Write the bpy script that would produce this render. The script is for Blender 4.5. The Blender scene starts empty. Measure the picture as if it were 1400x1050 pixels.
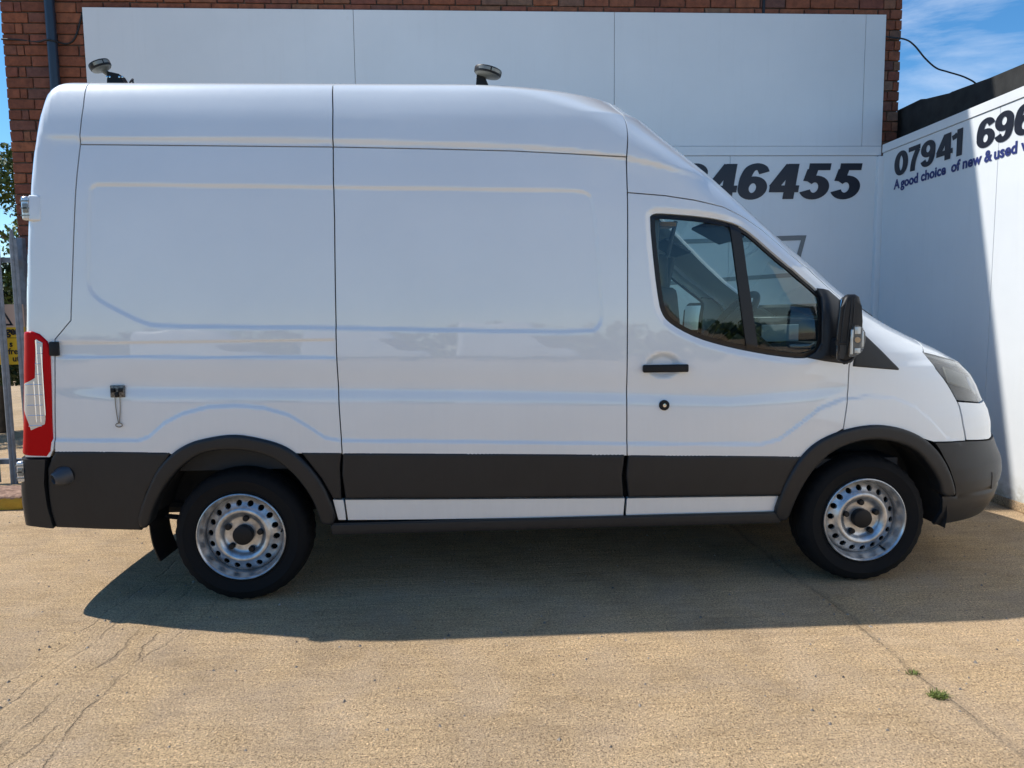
import bpy, bmesh, math, random
import numpy as np
from mathutils import Vector, Matrix
from mathutils.geometry import delaunay_2d_cdt
random.seed(7)
rng = np.random.default_rng(7)
scene = bpy.context.scene
COL = scene.collection

# ------------------------------------------------------------------ camera
cam_data = bpy.data.cameras.new('camera')
cam_data.sensor_fit = 'HORIZONTAL'
cam_data.sensor_width = 36.0
cam_data.lens = 36.0 * 970.0 / 1400.0
cam_data.clip_start = 0.05
cam_data.clip_end = 3000.0
cam = bpy.data.objects.new('camera', cam_data)
COL.objects.link(cam)
YAW, PITCH, ROLL = 0.05, -0.098, -0.012
fw = Vector((math.sin(YAW) * math.cos(PITCH), math.cos(YAW) * math.cos(PITCH), math.sin(PITCH)))
rt = Vector((math.cos(YAW), -math.sin(YAW), 0.0))
up = rt.cross(fw)
rt2 = rt * math.cos(ROLL) + up * math.sin(ROLL)
up2 = -rt * math.sin(ROLL) + up * math.cos(ROLL)
cm = Matrix((rt2, up2, -fw)).transposed().to_4x4()
cm.translation = Vector((-0.425, -3.593, 1.472))
cam.matrix_world = cm
scene.camera = cam

# ------------------------------------------------------------------ light
TO_SUN = Vector((-0.71, 0.235, 1.0)).normalized()
SUN_EL = math.asin(TO_SUN.z)
SUN_AZ = math.atan2(TO_SUN.x, TO_SUN.y)        # clockwise from +Y
world = bpy.data.worlds.new('World')
scene.world = world
world.use_nodes = True
wn, wl = world.node_tree.nodes, world.node_tree.links
wn.clear()
w_out = wn.new('ShaderNodeOutputWorld')
w_bg = wn.new('ShaderNodeBackground')
w_sky = wn.new('ShaderNodeTexSky')
w_sky.sky_type = 'NISHITA'
w_sky.sun_disc = False
w_sky.sun_elevation = SUN_EL
w_sky.sun_rotation = SUN_AZ
w_sky.air_density = 1.0
w_sky.dust_density = 0.15
w_sky.ozone_density = 5.0
w_tc = wn.new('ShaderNodeTexCoord')
w_map = wn.new('ShaderNodeMapping')
w_map.inputs['Location'].default_value = (0.35, 0.2, 0.55)
w_map.inputs['Scale'].default_value = (1.0, 1.0, 3.2)
w_noise = wn.new('ShaderNodeTexNoise')
w_noise.inputs['Scale'].default_value = 2.6
w_noise.inputs['Detail'].default_value = 9.0
w_noise.inputs['Roughness'].default_value = 0.58
w_noise.inputs['Distortion'].default_value = 0.5
w_ramp = wn.new('ShaderNodeValToRGB')
w_ramp.color_ramp.elements[0].position = 0.58
w_ramp.color_ramp.elements[1].position = 1.0
w_mix = wn.new('ShaderNodeMixRGB')
w_mix.inputs['Color2'].default_value = (7.5, 7.7, 8.0, 1)
wl.new(w_tc.outputs['Generated'], w_map.inputs['Vector'])
wl.new(w_map.outputs['Vector'], w_noise.inputs['Vector'])
wl.new(w_noise.outputs['Fac'], w_ramp.inputs['Fac'])
wl.new(w_ramp.outputs['Color'], w_mix.inputs['Fac'])
w_hs = wn.new('ShaderNodeHueSaturation')
w_hs.inputs['Saturation'].default_value = 1.24
w_hs.inputs['Hue'].default_value = 0.4965
w_hs.inputs['Value'].default_value = 1.0
wl.new(w_sky.outputs['Color'], w_hs.inputs['Color'])
wl.new(w_hs.outputs['Color'], w_mix.inputs['Color1'])
wl.new(w_mix.outputs['Color'], w_bg.inputs['Color'])
w_bg.inputs['Strength'].default_value = 0.118
wl.new(w_bg.outputs['Background'], w_out.inputs['Surface'])

sun_data = bpy.data.lights.new('sun', 'SUN')
sun_data.energy = 4.15
sun_data.angle = math.radians(0.53)
sun_data.color = (1.0, 0.97, 0.92)
sun = bpy.data.objects.new('sun', sun_data)
COL.objects.link(sun)
sun.rotation_euler = TO_SUN.to_track_quat('Z', 'Y').to_euler()
sun.location = (-8, 4, 14)

scene.view_settings.view_transform = 'Standard'
scene.view_settings.look = 'None'
scene.view_settings.gamma = 1.0
scene.view_settings.exposure = 0.48
scene.render.resolution_x = 1024
scene.render.resolution_y = 768
scene.render.engine = 'CYCLES'
scene.cycles.max_bounces = 8
scene.cycles.transparent_max_bounces = 16

# ------------------------------------------------------------------ helpers: materials
MATS = {}
class NT:
    def __init__(self, name):
        self.m = bpy.data.materials.new(name)
        self.m.use_nodes = True
        self.t = self.m.node_tree
        self.n = self.t.nodes
        self.b = self.n['Principled BSDF']
        self.out = self.n['Material Output']
    def node(self, kind, **kw):
        nd = self.n.new(kind)
        for k, v in kw.items():
            if k in nd.inputs: nd.inputs[k].default_value = v
            else: setattr(nd, k, v)
        return nd
    def link(self, a, b): self.t.links.new(a, b)
    def set(self, **kw):
        for k, v in kw.items():
            self.b.inputs[k.replace('_', ' ')].default_value = v
    def coord(self, kind='Object', scale=(1, 1, 1), rot=(0, 0, 0)):
        tc = self.node('ShaderNodeTexCoord')
        mp = self.node('ShaderNodeMapping')
        mp.inputs['Scale'].default_value = scale
        mp.inputs['Rotation'].default_value = rot
        self.link(tc.outputs[kind], mp.inputs['Vector'])
        return mp.outputs['Vector']
    def noise(self, vec, scale, detail=4.0, rough=0.55, dist=0.0):
        nd = self.node('ShaderNodeTexNoise')
        nd.inputs['Scale'].default_value = scale
        nd.inputs['Detail'].default_value = detail
        nd.inputs['Roughness'].default_value = rough
        nd.inputs['Distortion'].default_value = dist
        if vec is not None: self.link(vec, nd.inputs['Vector'])
        return nd.outputs['Fac']
    def ramp(self, fac, stops):
        nd = self.node('ShaderNodeValToRGB')
        cr = nd.color_ramp
        while len(cr.elements) < len(stops): cr.elements.new(0.5)
        for e, (p, c) in zip(cr.elements, stops):
            e.position = p
            e.color = c if len(c) == 4 else (*c, 1)
        self.link(fac, nd.inputs['Fac'])
        return nd.outputs['Color']
    def mix(self, fac, a, b, mode='MIX'):
        nd = self.node('ShaderNodeMixRGB', blend_type=mode)
        for s, v in (('Fac', fac), ('Color1', a), ('Color2', b)):
            if isinstance(v, (int, float)): nd.inputs[s].default_value = v
            elif isinstance(v, tuple): nd.inputs[s].default_value = v if len(v) == 4 else (*v, 1)
            else: self.link(v, nd.inputs[s])
        return nd.outputs['Color']
    def math(self, op, a, b=None, c=None):
        nd = self.node('ShaderNodeMath', operation=op)
        for i, v in enumerate((a, b, c)):
            if v is None: continue
            if isinstance(v, (int, float)): nd.inputs[i].default_value = v
            else: self.link(v, nd.inputs[i])
        return nd.outputs['Value']
    def bump(self, h, strength=0.3, dist=0.01, normal=None):
        nd = self.node('ShaderNodeBump')
        nd.inputs['Strength'].default_value = strength
        nd.inputs['Distance'].default_value = dist
        self.link(h, nd.inputs['Height'])
        if normal is not None: self.link(normal, nd.inputs['Normal'])
        self.link(nd.outputs['Normal'], self.b.inputs['Normal'])
        return nd.outputs['Normal']

def simple(name, col, rough=0.5, metal=0.0, coat=0.0, var=0.0, vscale=6.0, bump=0.0, bscale=200.0, spec=0.5):
    t = NT(name)
    t.set(Base_Color=(*col, 1), Roughness=rough, Metallic=metal, Coat_Weight=coat, Coat_Roughness=0.05)
    t.b.inputs['Specular IOR Level'].default_value = spec
    if var > 0 or bump > 0:
        vec = t.coord('Object')
    if var > 0:
        nz = t.noise(vec, vscale, 5)
        lo = tuple(c * (1 - var) for c in col); hi = tuple(min(1, c * (1 + var)) for c in col)
        t.link(t.ramp(nz, [(0.3, lo), (0.7, hi)]), t.b.inputs['Base Color'])
        rr = t.node('ShaderNodeMapRange')
        rr.inputs['To Min'].default_value = rough * 0.8; rr.inputs['To Max'].default_value = min(1, rough * 1.25)
        t.link(nz, rr.inputs['Value']); t.link(rr.outputs['Result'], t.b.inputs['Roughness'])
    if bump > 0:
        t.bump(t.noise(vec, bscale, 3), bump, 0.002)
    MATS[name] = t.m
    return t.m

def glass_mat(name, tint, refl_boost=1.0):
    t = NT(name)
    t.n.remove(t.b)
    tr = t.node('ShaderNodeBsdfTransparent'); tr.inputs['Color'].default_value = (*tint, 1)
    gl = t.node('ShaderNodeBsdfGlossy'); gl.inputs['Roughness'].default_value = 0.01
    fr = t.node('ShaderNodeFresnel')
    gn = t.node('ShaderNodeNewGeometry')      # thin pane: same index from both faces
    t.link(t.math('SUBTRACT', 1.52, t.math('MULTIPLY', gn.outputs['Backfacing'], 1.52 - 1 / 1.52)), fr.inputs['IOR'])
    k = t.math('MULTIPLY', fr.outputs['Fac'], 1.7 * refl_boost)
    k2 = t.math('MINIMUM', k, 1.0)
    mx = t.node('ShaderNodeMixShader')
    t.link(k2, mx.inputs['Fac']); t.link(tr.outputs[0], mx.inputs[1]); t.link(gl.outputs[0], mx.inputs[2])
    t.link(mx.outputs[0], t.out.inputs['Surface'])
    MATS[name] = t.m
    return t.m

def van_paint():
    t = NT('van_white_paint')
    vec = t.coord('Object')
    n1 = t.noise(vec, 1.7, 6, 0.6)
    col = t.ramp(n1, [(0.3, (0.74, 0.765, 0.77)), (0.7, (0.79, 0.81, 0.81))])
    # road film, denser low on the body, with vertical streaks
    vs = t.coord('Object', (14, 14, 0.9))
    st = t.noise(vs, 3.0, 5, 0.65)
    geo = t.node('ShaderNodeTexCoord'); sep = t.node('ShaderNodeSeparateXYZ')
    t.link(geo.outputs['Object'], sep.inputs[0])
    low = t.node('ShaderNodeMapRange'); low.inputs['From Min'].default_value = 1.25; low.inputs['From Max'].default_value = 0.35
    t.link(sep.outputs['Z'], low.inputs['Value'])
    f = t.math('MULTIPLY', low.outputs['Result'], st)
    f = t.math('MULTIPLY', f, 0.22)
    t.link(t.mix(f, col, (0.42, 0.37, 0.30)), t.b.inputs['Base Color'])
    fine = t.noise(vec, 900, 2)
    ro = t.node('ShaderNodeMapRange'); ro.inputs['To Min'].default_value = 0.28; ro.inputs['To Max'].default_value = 0.5
    t.link(st, ro.inputs['Value']); t.link(ro.outputs['Result'], t.b.inputs['Roughness'])
    t.set(Coat_Weight=1.0, Coat_Roughness=0.02, Coat_IOR=1.75)
    # very slight sheet-metal waviness in the clear coat
    wob = t.noise(vec, 2.2, 2, 0.4)
    bn = t.node('ShaderNodeBump'); bn.inputs['Strength'].default_value = 0.10; bn.inputs['Distance'].default_value = 0.02
    t.link(wob, bn.inputs['Height']); t.link(bn.outputs['Normal'], t.b.inputs['Coat Normal'])
    MATS['paint'] = t.m
    return t.m

def trim_plastic():
    t = NT('black_trim_plastic')
    vec = t.coord('Object')
    n1 = t.noise(vec, 4, 6, 0.65)
    st = t.noise(t.coord('Object', (10, 10, 1.2)), 4.0, 5, 0.6)
    c = t.ramp(n1, [(0.3, (0.0092, 0.0108, 0.0135)), (0.7, (0.0135, 0.0155, 0.0185))])
    t.link(t.mix(t.math('MULTIPLY', st, 0.09), c, (0.075, 0.072, 0.068)), t.b.inputs['Base Color'])
    t.set(Roughness=0.42)
    t.b.inputs['Specular IOR Level'].default_value = 0.4
    t.bump(t.noise(vec, 420, 2), 0.3, 0.0015)
    MATS['trim'] = t.m
    return t.m

van_paint(); trim_plastic()
simple('rubber', (0.006, 0.006, 0.0065), 0.8, var=0.35, vscale=9, bump=0.3, bscale=300, spec=0.25)
simple('seal', (0.008, 0.008, 0.009), 0.45)
simple('rim_steel', (0.50, 0.51, 0.52), 0.30, metal=0.75, var=0.32, vscale=22)
simple('cap_black', (0.008, 0.008, 0.009), 0.5, spec=0.3)
simple('underbody', (0.012, 0.012, 0.012), 0.9)
simple('liner', (0.022, 0.020, 0.018), 0.9, var=0.6, vscale=5)
simple('interior_dark', (0.030, 0.032, 0.036), 0.7, var=0.2, vscale=20)
simple('interior_grey', (0.10, 0.105, 0.11), 0.8, var=0.1)
simple('seat_cloth', (0.035, 0.036, 0.042), 0.9, var=0.3, vscale=40)
simple('paper', (0.75, 0.75, 0.73), 0.8)
simple('chrome', (0.7, 0.7, 0.7), 0.12, metal=1.0)
simple('steel_wire', (0.22, 0.20, 0.17), 0.4, metal=0.9)
simple('pattern_steel', (0.16, 0.15, 0.14), 0.4, metal=0.8, var=0.8, vscale=160)
simple('lamp_body_red', (0.50, 0.001, 0.004), 0.3, spec=0.12)
simple('lamp_dark_red', (0.10, 0.004, 0.008), 0.2, coat=1.0)
simple('lamp_silver', (0.62, 0.63, 0.64), 0.22, metal=0.5, coat=1.0)
simple('amber', (0.55, 0.30, 0.10), 0.3)
simple('mirror_glass', (0.75, 0.78, 0.8), 0.02, metal=1.0)
simple('beacon_grey', (0.115, 0.115, 0.095), 0.5)
simple('beacon_lens', (0.22, 0.22, 0.19), 0.2, coat=0.6)
simple('parking_stub', (0.05, 0.056, 0.066), 0.45)
simple('rust', (0.10, 0.045, 0.022), 0.85, var=0.5, vscale=60)
simple('drainpipe', (0.020, 0.030, 0.048), 0.35)
simple('cable_black', (0.010, 0.010, 0.011), 0.5)
simple('roof_felt', (0.022, 0.022, 0.021), 0.9, var=0.6, vscale=7, bump=0.5, bscale=40)
simple('vinyl_black', (0.012, 0.013, 0.022), 0.35)
simple('vinyl_blue', (0.028, 0.038, 0.16), 0.35)
simple('vinyl_grey', (0.16, 0.17, 0.17), 0.4)
simple('galvanised', (0.20, 0.22, 0.245), 0.5, metal=0.35, var=0.25, vscale=18)
simple('sign_yellow', (0.74, 0.48, 0.02), 0.5, var=0.08)
simple('sign_white', (0.62, 0.45, 0.36), 0.5)
simple('bark', (0.10, 0.075, 0.05), 0.9, var=0.4, vscale=12, bump=0.6, bscale=30)
simple('leaf', (0.11, 0.155, 0.025), 0.6, var=0.45, vscale=1.3)
simple('leaf_dark', (0.035, 0.060, 0.014), 0.6, var=0.45, vscale=1.3)
simple('grass_blade', (0.11, 0.135, 0.022), 0.6, var=0.4, vscale=30)
simple('grit', (0.22, 0.19, 0.155), 0.9, var=0.85, vscale=40)
glass_mat('window_tint', (0.78, 0.92, 0.86))
glass_mat('screen_glass', (0.72, 0.82, 0.80))
glass_mat('clear_lens', (0.82, 0.84, 0.84))

def m_hoarding():
    t = NT('hoarding_white_board')
    vec = t.coord('Object')
    n1 = t.noise(vec, 0.9, 6, 0.6)
    st = t.noise(t.coord('Object', (9, 9, 0.5)), 2.5, 6, 0.65)
    c = t.ramp(n1, [(0.3, (0.70, 0.715, 0.712)), (0.7, (0.765, 0.775, 0.768))])
    f = t.ramp(st, [(0.55, (0, 0, 0)), (0.95, (0.13, 0.13, 0.13))])
    c = t.mix(f, c, (0.46, 0.44, 0.39))
    sep = t.node('ShaderNodeSeparateXYZ'); tc = t.node('ShaderNodeTexCoord')
    t.link(tc.outputs['Object'], sep.inputs[0])
    gr = t.node('ShaderNodeMapRange'); gr.inputs['From Min'].default_value = 0.26; gr.inputs['From Max'].default_value = 0.02
    t.link(sep.outputs['Z'], gr.inputs['Value'])
    g = t.math('MULTIPLY', gr.outputs['Result'], t.ramp(t.noise(vec, 7, 6, 0.7), [(0.35, (0, 0, 0)), (0.6, (1, 1, 1))]))
    c = t.mix(g, c, (0.22, 0.19, 0.09))
    t.link(c, t.b.inputs['Base Color'])
    t.set(Roughness=0.38)
    t.bump(t.noise(vec, 1.4, 3, 0.5), 0.25, 0.03)
    MATS['board'] = t.m
m_hoarding()

def m_brick():
    t = NT('red_brick')
    oi = t.node('ShaderNodeObjectInfo')
    col = t.ramp(oi.outputs['Random'], [(0.0, (0.158, 0.056, 0.033)), (0.22, (0.243, 0.082, 0.040)), (0.42, (0.180, 0.063, 0.044)), (0.6, (0.297, 0.107, 0.050)), (0.78, (0.135, 0.061, 0.050)), (0.9, (0.207, 0.128, 0.083)), (1.0, (0.270, 0.087, 0.039))])
    vec = t.coord('Generated')
    geo = t.node('ShaderNodeNewGeometry')
    n1 = t.noise(geo.outputs['Position'], 16, 7, 0.7)
    n2 = t.noise(geo.outputs['Position'], 90, 4, 0.6)
    c = t.mix(1.0, col, t.ramp(n1, [(0.25, (0.45, 0.42, 0.42)), (0.7, (1.25, 1.2, 1.15))]), 'MULTIPLY')
    c = t.mix(t.ramp(n2, [(0.62, (0, 0, 0)), (0.8, (0.5, 0.5, 0.5))]), c, (0.28, 0.22, 0.17))
    t.link(c, t.b.inputs['Base Color'])
    t.set(Roughness=0.9)
    t.bump(t.math('ADD', n1, n2), 0.6, 0.006)
    MATS['brick'] = t.m
    t = NT('mortar')
    geo = t.node('ShaderNodeNewGeometry')
    n1 = t.noise(geo.outputs['Position'], 8, 7, 0.7)
    t.link(t.ramp(n1, [(0.3, (0.045, 0.032, 0.026)), (0.7, (0.13, 0.105, 0.085))]), t.b.inputs['Base Color'])
    t.set(Roughness=0.95)
    t.bump(t.noise(geo.outputs['Position'], 60, 4), 0.6, 0.006)
    MATS['mortar'] = t.m
m_brick()

def m_kerb():
    t = NT('yellow_kerb_paint')
    vec = t.coord('Object')
    n1 = t.noise(vec, 14, 8, 0.7)
    sep = t.node('ShaderNodeSeparateXYZ'); tc = t.node('ShaderNodeTexCoord')
    t.link(tc.outputs['Object'], sep.inputs[0])
    h = t.math('ADD', sep.outputs['Z'], t.math('MULTIPLY', t.math('SUBTRACT', n1, 0.5), 0.06))
    up_ = t.ramp(t.math('MULTIPLY', h, 10.0), [(0.88, (0, 0, 0)), (0.95, (1, 1, 1))])
    c = t.mix(up_, t.ramp(n1, [(0.3, (0.40, 0.22, 0.02)), (0.7, (0.50, 0.31, 0.03))]), t.ramp(t.noise(vec, 22, 6, 0.7), [(0.35, (0.11, 0.05, 0.03)), (0.65, (0.36, 0.22, 0.15))]))
    t.link(c, t.b.inputs['Base Color']); t.set(Roughness=0.85)
    t.bump(n1, 0.7, 0.02)
    MATS['kerb'] = t.m
m_kerb()

def m_ground():
    t = NT('worn_concrete')
    geo = t.node('ShaderNodeNewGeometry')
    P = geo.outputs['Position']
    sep = t.node('ShaderNodeSeparateXYZ'); t.link(P, sep.inputs[0])
    big = t.noise(P, 0.55, 5, 0.55, 0.3)
    mid = t.noise(P, 6, 7, 0.65)
    fine = t.noise(P, 75, 4, 0.7)
    grit = t.noise(P, 260, 3, 0.6)
    # tamped / brushed marks, roughly along the slabs
    br = t.node('ShaderNodeMapping'); br.inputs['Scale'].default_value = (1.0, 9.0, 1.0); br.inputs['Rotation'].default_value = (0, 0, 0.10)
    t.link(P, br.inputs['Vector'])
    brush = t.noise(br.outputs['Vector'], 3.2, 6, 0.65, 0.25)
    c = t.ramp(big, [(0.28, (0.383, 0.277, 0.158)), (0.72, (0.503, 0.367, 0.212))])
    c = t.mix(0.55, c, t.ramp(mid, [(0.25, (0.290, 0.210, 0.123)), (0.75, (0.579, 0.431, 0.255))]))
    c = t.mix(0.45, c, t.ramp(brush, [(0.3, (0.280, 0.201, 0.118)), (0.7, (0.554, 0.416, 0.246))]))
    c = t.mix(1.0, c, t.ramp(fine, [(0.32, (0.40, 0.37, 0.34)), (0.46, (0.93, 0.93, 0.93)), (0.58, (1.08, 1.08, 1.08)), (0.70, (1.60, 1.57, 1.52))]), 'MULTIPLY')
    # aggregate: pale and dark stones
    vo = t.node('ShaderNodeTexVoronoi'); vo.inputs['Scale'].default_value = 70.0
    t.link(P, vo.inputs['Vector'])
    spot = t.ramp(vo.outputs['Distance'], [(0.10, (1, 1, 1)), (0.24, (0, 0, 0))])
    hue = t.node('ShaderNodeSeparateColor'); t.link(vo.outputs['Color'], hue.inputs[0])
    pale = t.math('MULTIPLY', spot, t.ramp(hue.outputs[0], [(0.74, (0, 0, 0)), (0.80, (1, 1, 1))]))
    dark = t.math('MULTIPLY', spot, t.ramp(hue.outputs[1], [(0.74, (0, 0, 0)), (0.80, (1, 1, 1))]))
    c = t.mix(t.math('MULTIPLY', pale, 0.75), c, (0.568, 0.494, 0.367))
    c = t.mix(t.math('MULTIPLY', dark, 0.6), c, (0.085, 0.07, 0.055))
    # slab joints and cracks: x = a + wobble(y)
    hsum = t.math('ADD', t.math('MULTIPLY', fine, 0.55), t.math('ADD', t.math('MULTIPLY', mid, 0.7), t.math('MULTIPLY', brush, 0.6)))
    hsum = t.math('ADD', hsum, t.math('MULTIPLY', grit, 0.35))
    my = t.node('ShaderNodeMapping'); my.inputs['Scale'].default_value = (0.05, 1, 0); t.link(P, my.inputs['Vector'])
    rag = t.math('ADD', t.noise(P, 14, 5, 0.7), -0.15)
    def crack(x0, slope, wob, wscale, width, depth, tone, gate=None, seed=0.0):
        nonlocal c, hsum
        mp = t.node('ShaderNodeMapping'); mp.inputs['Location'].default_value = (seed, seed * 2, 0); t.link(my.outputs['Vector'], mp.inputs['Vector'])
        w = t.math('MULTIPLY', t.math('SUBTRACT', t.noise(mp.outputs['Vector'], wscale, 8, 0.6), 0.5), wob)
        xx = t.math('SUBTRACT', t.math('SUBTRACT', sep.outputs['X'], x0), t.math('ADD', w, t.math('MULTIPLY', sep.outputs['Y'], slope)))
        ax = t.math('ABSOLUTE', xx)
        ragged = t.math('MULTIPLY', rag, width)
        k = t.node('ShaderNodeMapRange'); k.interpolation_type = 'SMOOTHSTEP'
        k.inputs['To Min'].default_value = 1.0; k.inputs['To Max'].default_value = 0.0
        t.link(ax, k.inputs['Value']); t.link(t.math('MULTIPLY', ragged, 0.35), k.inputs['From Min']); t.link(ragged, k.inputs['From Max'])
        kk = k.outputs['Result']
        if gate is not None:
            g = t.ramp(t.noise(mp.outputs['Vector'], gate, 4, 0.5), [(0.42, (0, 0, 0)), (0.55, (1, 1, 1))])
            kk = t.math('MULTIPLY', kk, g)
        c = t.mix(t.math('MULTIPLY', kk, tone), c, (0.075, 0.058, 0.042))
        hsum = t.math('SUBTRACT', hsum, t.math('MULTIPLY', kk, depth))
    crack(1.335, -0.02, 0.10, 1.4, 0.085, 0.28, 0.20)
    crack(1.33, -0.02, 0.10, 1.4, 0.020, 0.3, 0.25, gate=3.5)
    crack(-2.02, 0.06, 0.22, 1.7, 0.050, 0.4, 0.22, gate=3.4, seed=3.1)
    crack(-1.93, -0.03, 0.26, 2.1, 0.044, 0.4, 0.20, gate=4.0, seed=7.7)
    crack(-2.16, 0.10, 0.16, 2.6, 0.034, 0.3, 0.18, gate=4.5, seed=11.3)
    crack(-2.3, 0.05, 0.20, 3.1, 0.028, 0.25, 0.14, gate=5.0, seed=17.0)
    crack(-1.82, 0.12, 0.30, 2.3, 0.030, 0.25, 0.14, gate=5.0, seed=23.0)
    c = t.mix(t.ramp(t.noise(P, 2.7, 6, 0.65, 0.6), [(0.42, (0, 0, 0)), (0.68, (0.40, 0.40, 0.40))]), c, (0.385, 0.312, 0.238))
    sp = t.noise(P, 150, 3, 0.75)
    c = t.mix(1.0, c, t.ramp(sp, [(0.35, (0.42, 0.40, 0.38)), (0.47, (0.95, 0.95, 0.95)), (0.60, (1.06, 1.06, 1.06)), (0.70, (1.60, 1.57, 1.53))]), 'MULTIPLY')
    # broad stains and a worn, paler traffic band
    st = t.noise(P, 1.6, 6, 0.62, 0.8)
    c = t.mix(1.0, c, t.ramp(st, [(0.30, (1.04, 0.98, 0.94)), (0.5, (1.295, 1.225, 1.175)), (0.72, (1.45, 1.365, 1.30))]), 'MULTIPLY')
    t.link(c, t.b.inputs['Base Color'])
    t.set(Roughness=0.92)
    t.b.inputs['Specular IOR Level'].default_value = 0.25
    t.bump(hsum, 1.0, 0.022)
    MATS['ground'] = t.m
m_ground()

# ------------------------------------------------------------------ helpers: objects
def tag(o, label=None, cat=None, group=None, kind=None):
    if label: o['label'] = label
    if cat: o['category'] = cat
    if group: o['group'] = group
    if kind: o['kind'] = kind
    return o
def empty(name, loc=(0, 0, 0), label=None, cat=None, group=None, kind=None):
    o = bpy.data.objects.new(name, None)
    o.location = loc
    o.empty_display_size = 0.1
    COL.objects.link(o)
    return tag(o, label, cat, group, kind)
def link_mesh(name, me, mat, parent=None, loc=None, rot=None, world=True):
    """mesh coordinates are world coordinates unless a location is given"""
    o = bpy.data.objects.new(name, me)
    COL.objects.link(o)
    mats = mat if isinstance(mat, (list, tuple)) else [mat]
    if len(me.materials) == 0:
        for m in mats:
            me.materials.append(MATS[m] if isinstance(m, str) else m)
    if loc is not None: o.location = loc
    if rot is not None: o.rotation_euler = rot
    if parent is not None:
        o.parent = parent
        if world:
            o.matrix_parent_inverse = parent_matrix(parent).inverted()
    return o
def parent_matrix(p):
    m = Matrix.LocRotScale(p.location, p.rotation_euler, p.scale)
    if p.parent is not None: m = parent_matrix(p.parent) @ p.matrix_parent_inverse @ m
    return m
def bm_mesh(bm, name, smooth=False, angle=None):
    me = bpy.data.meshes.new(name)
    bmesh.ops.recalc_face_normals(bm, faces=bm.faces[:])
    bm.to_mesh(me); bm.free()
    if smooth:
        me.polygons.foreach_set('use_smooth', [True] * len(me.polygons))
        if angle is not None: me.set_sharp_from_angle(angle=math.radians(angle))
    return me
def box(bm, c, s, rot=None, bevel=0.0, seg=2):
    M = Matrix.Translation(Vector(c))
    if rot is not None: M = M @ rot.to_4x4()
    M = M @ Matrix.Diagonal((s[0], s[1], s[2], 1))
    g = bmesh.ops.create_cube(bm, size=1.0, matrix=M)
    if bevel > 0:
        es = {e for v in g['verts'] for e in v.link_edges}
        bmesh.ops.bevel(bm, geom=list(es), offset=bevel, segments=seg, affect='EDGES', profile=0.6)
def box_obj(name, c, s, mat, parent=None, bevel=0.0, rot=None, smooth=True):
    bm = bmesh.new(); box(bm, c, s, rot, bevel)
    return link_mesh(name, bm_mesh(bm, name, smooth and bevel > 0, 40), mat, parent)
def tube(bm, pts, r, seg=8, cap=True, closed=False):
    pts = [Vector(p) for p in pts]
    rings = []
    n = len(pts)
    for i, p in enumerate(pts):
        if closed: d = pts[(i + 1) % n] - pts[i - 1]
        else: d = pts[min(i + 1, n - 1)] - pts[max(i - 1, 0)]
        d.normalize()
        a = d.orthogonal() if abs(d.z) > 0.95 else Vector((0, 0, 1)).cross(d)
        a.normalize(); b = d.cross(a)
        rr = r[i] if isinstance(r, (list, tuple)) else r
        rings.append([bm.verts.new(p + (a * math.cos(2 * math.pi * k / seg) + b * math.sin(2 * math.pi * k / seg)) * rr) for k in range(seg)])
    m = n if closed else n - 1
    for i in range(m):
        A, B_ = rings[i], rings[(i + 1) % n]
        for k in range(seg): bm.faces.new((A[k], A[(k + 1) % seg], B_[(k + 1) % seg], B_[k]))
    if cap and not closed:
        bm.faces.new(rings[0][::-1]); bm.faces.new(rings[-1])
def tube_obj(name, pts, r, mat, parent=None, seg=8, closed=False):
    bm = bmesh.new(); tube(bm, pts, r, seg, True, closed)
    return link_mesh(name, bm_mesh(bm, name, True, 50), mat, parent)
def lathe(bm, prof, seg, M=None, closed=False):
    """prof: (r, h) turned about local z"""
    M = M or Matrix.Identity(4)
    rings = []
    for r, h in prof:
        if r < 1e-6: rings.append([bm.verts.new(M @ Vector((0, 0, h)))])
        else: rings.append([bm.verts.new(M @ Vector((r * math.cos(2 * math.pi * k / seg), r * math.sin(2 * math.pi * k / seg), h))) for k in range(seg)])
    pairs = list(zip(rings[:-1], rings[1:])) + ([(rings[-1], rings[0])] if closed else [])
    for A, B_ in pairs:
        for k in range(seg):
            k2 = (k + 1) % seg
            if len(A) == 1 and len(B_) == 1: continue
            if len(A) == 1: bm.faces.new((A[0], B_[k2], B_[k]))
            elif len(B_) == 1: bm.faces.new((A[k], A[k2], B_[0]))
            else: bm.faces.new((A[k], A[k2], B_[k2], B_[k]))
def lathe_obj(name, prof, seg, M, mat, parent=None, closed=False, angle=35):
    bm = bmesh.new(); lathe(bm, prof, seg, M, closed)
    return link_mesh(name, bm_mesh(bm, name, True, angle), mat, parent)
def prism(bm, poly, axis, a, b):
    """poly: 2-D points in the plane across axis (x: (y,z), y: (x,z), z: (x,y)); extruded from a to b"""
    def P(p, t):
        return Vector((t, p[0], p[1])) if axis == 'x' else Vector((p[0], t, p[1])) if axis == 'y' else Vector((p[0], p[1], t))
    A = [bm.verts.new(P(p, a)) for p in poly]; B_ = [bm.verts.new(P(p, b)) for p in poly]
    n = len(poly)
    bm.faces.new(A[::-1]); bm.faces.new(B_)
    for i in range(n): bm.faces.new((A[i], A[(i + 1) % n], B_[(i + 1) % n], B_[i]))
def prism_obj(name, poly, axis, a, b, mat, parent=None, bevel=0.0, seg=2):
    bm = bmesh.new(); prism(bm, poly, axis, a, b)
    if bevel > 0: bmesh.ops.bevel(bm, geom=bm.edges[:], offset=bevel, segments=seg, affect='EDGES', profile=0.6)
    return link_mesh(name, bm_mesh(bm, name, bevel > 0, 40), mat, parent)
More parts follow.
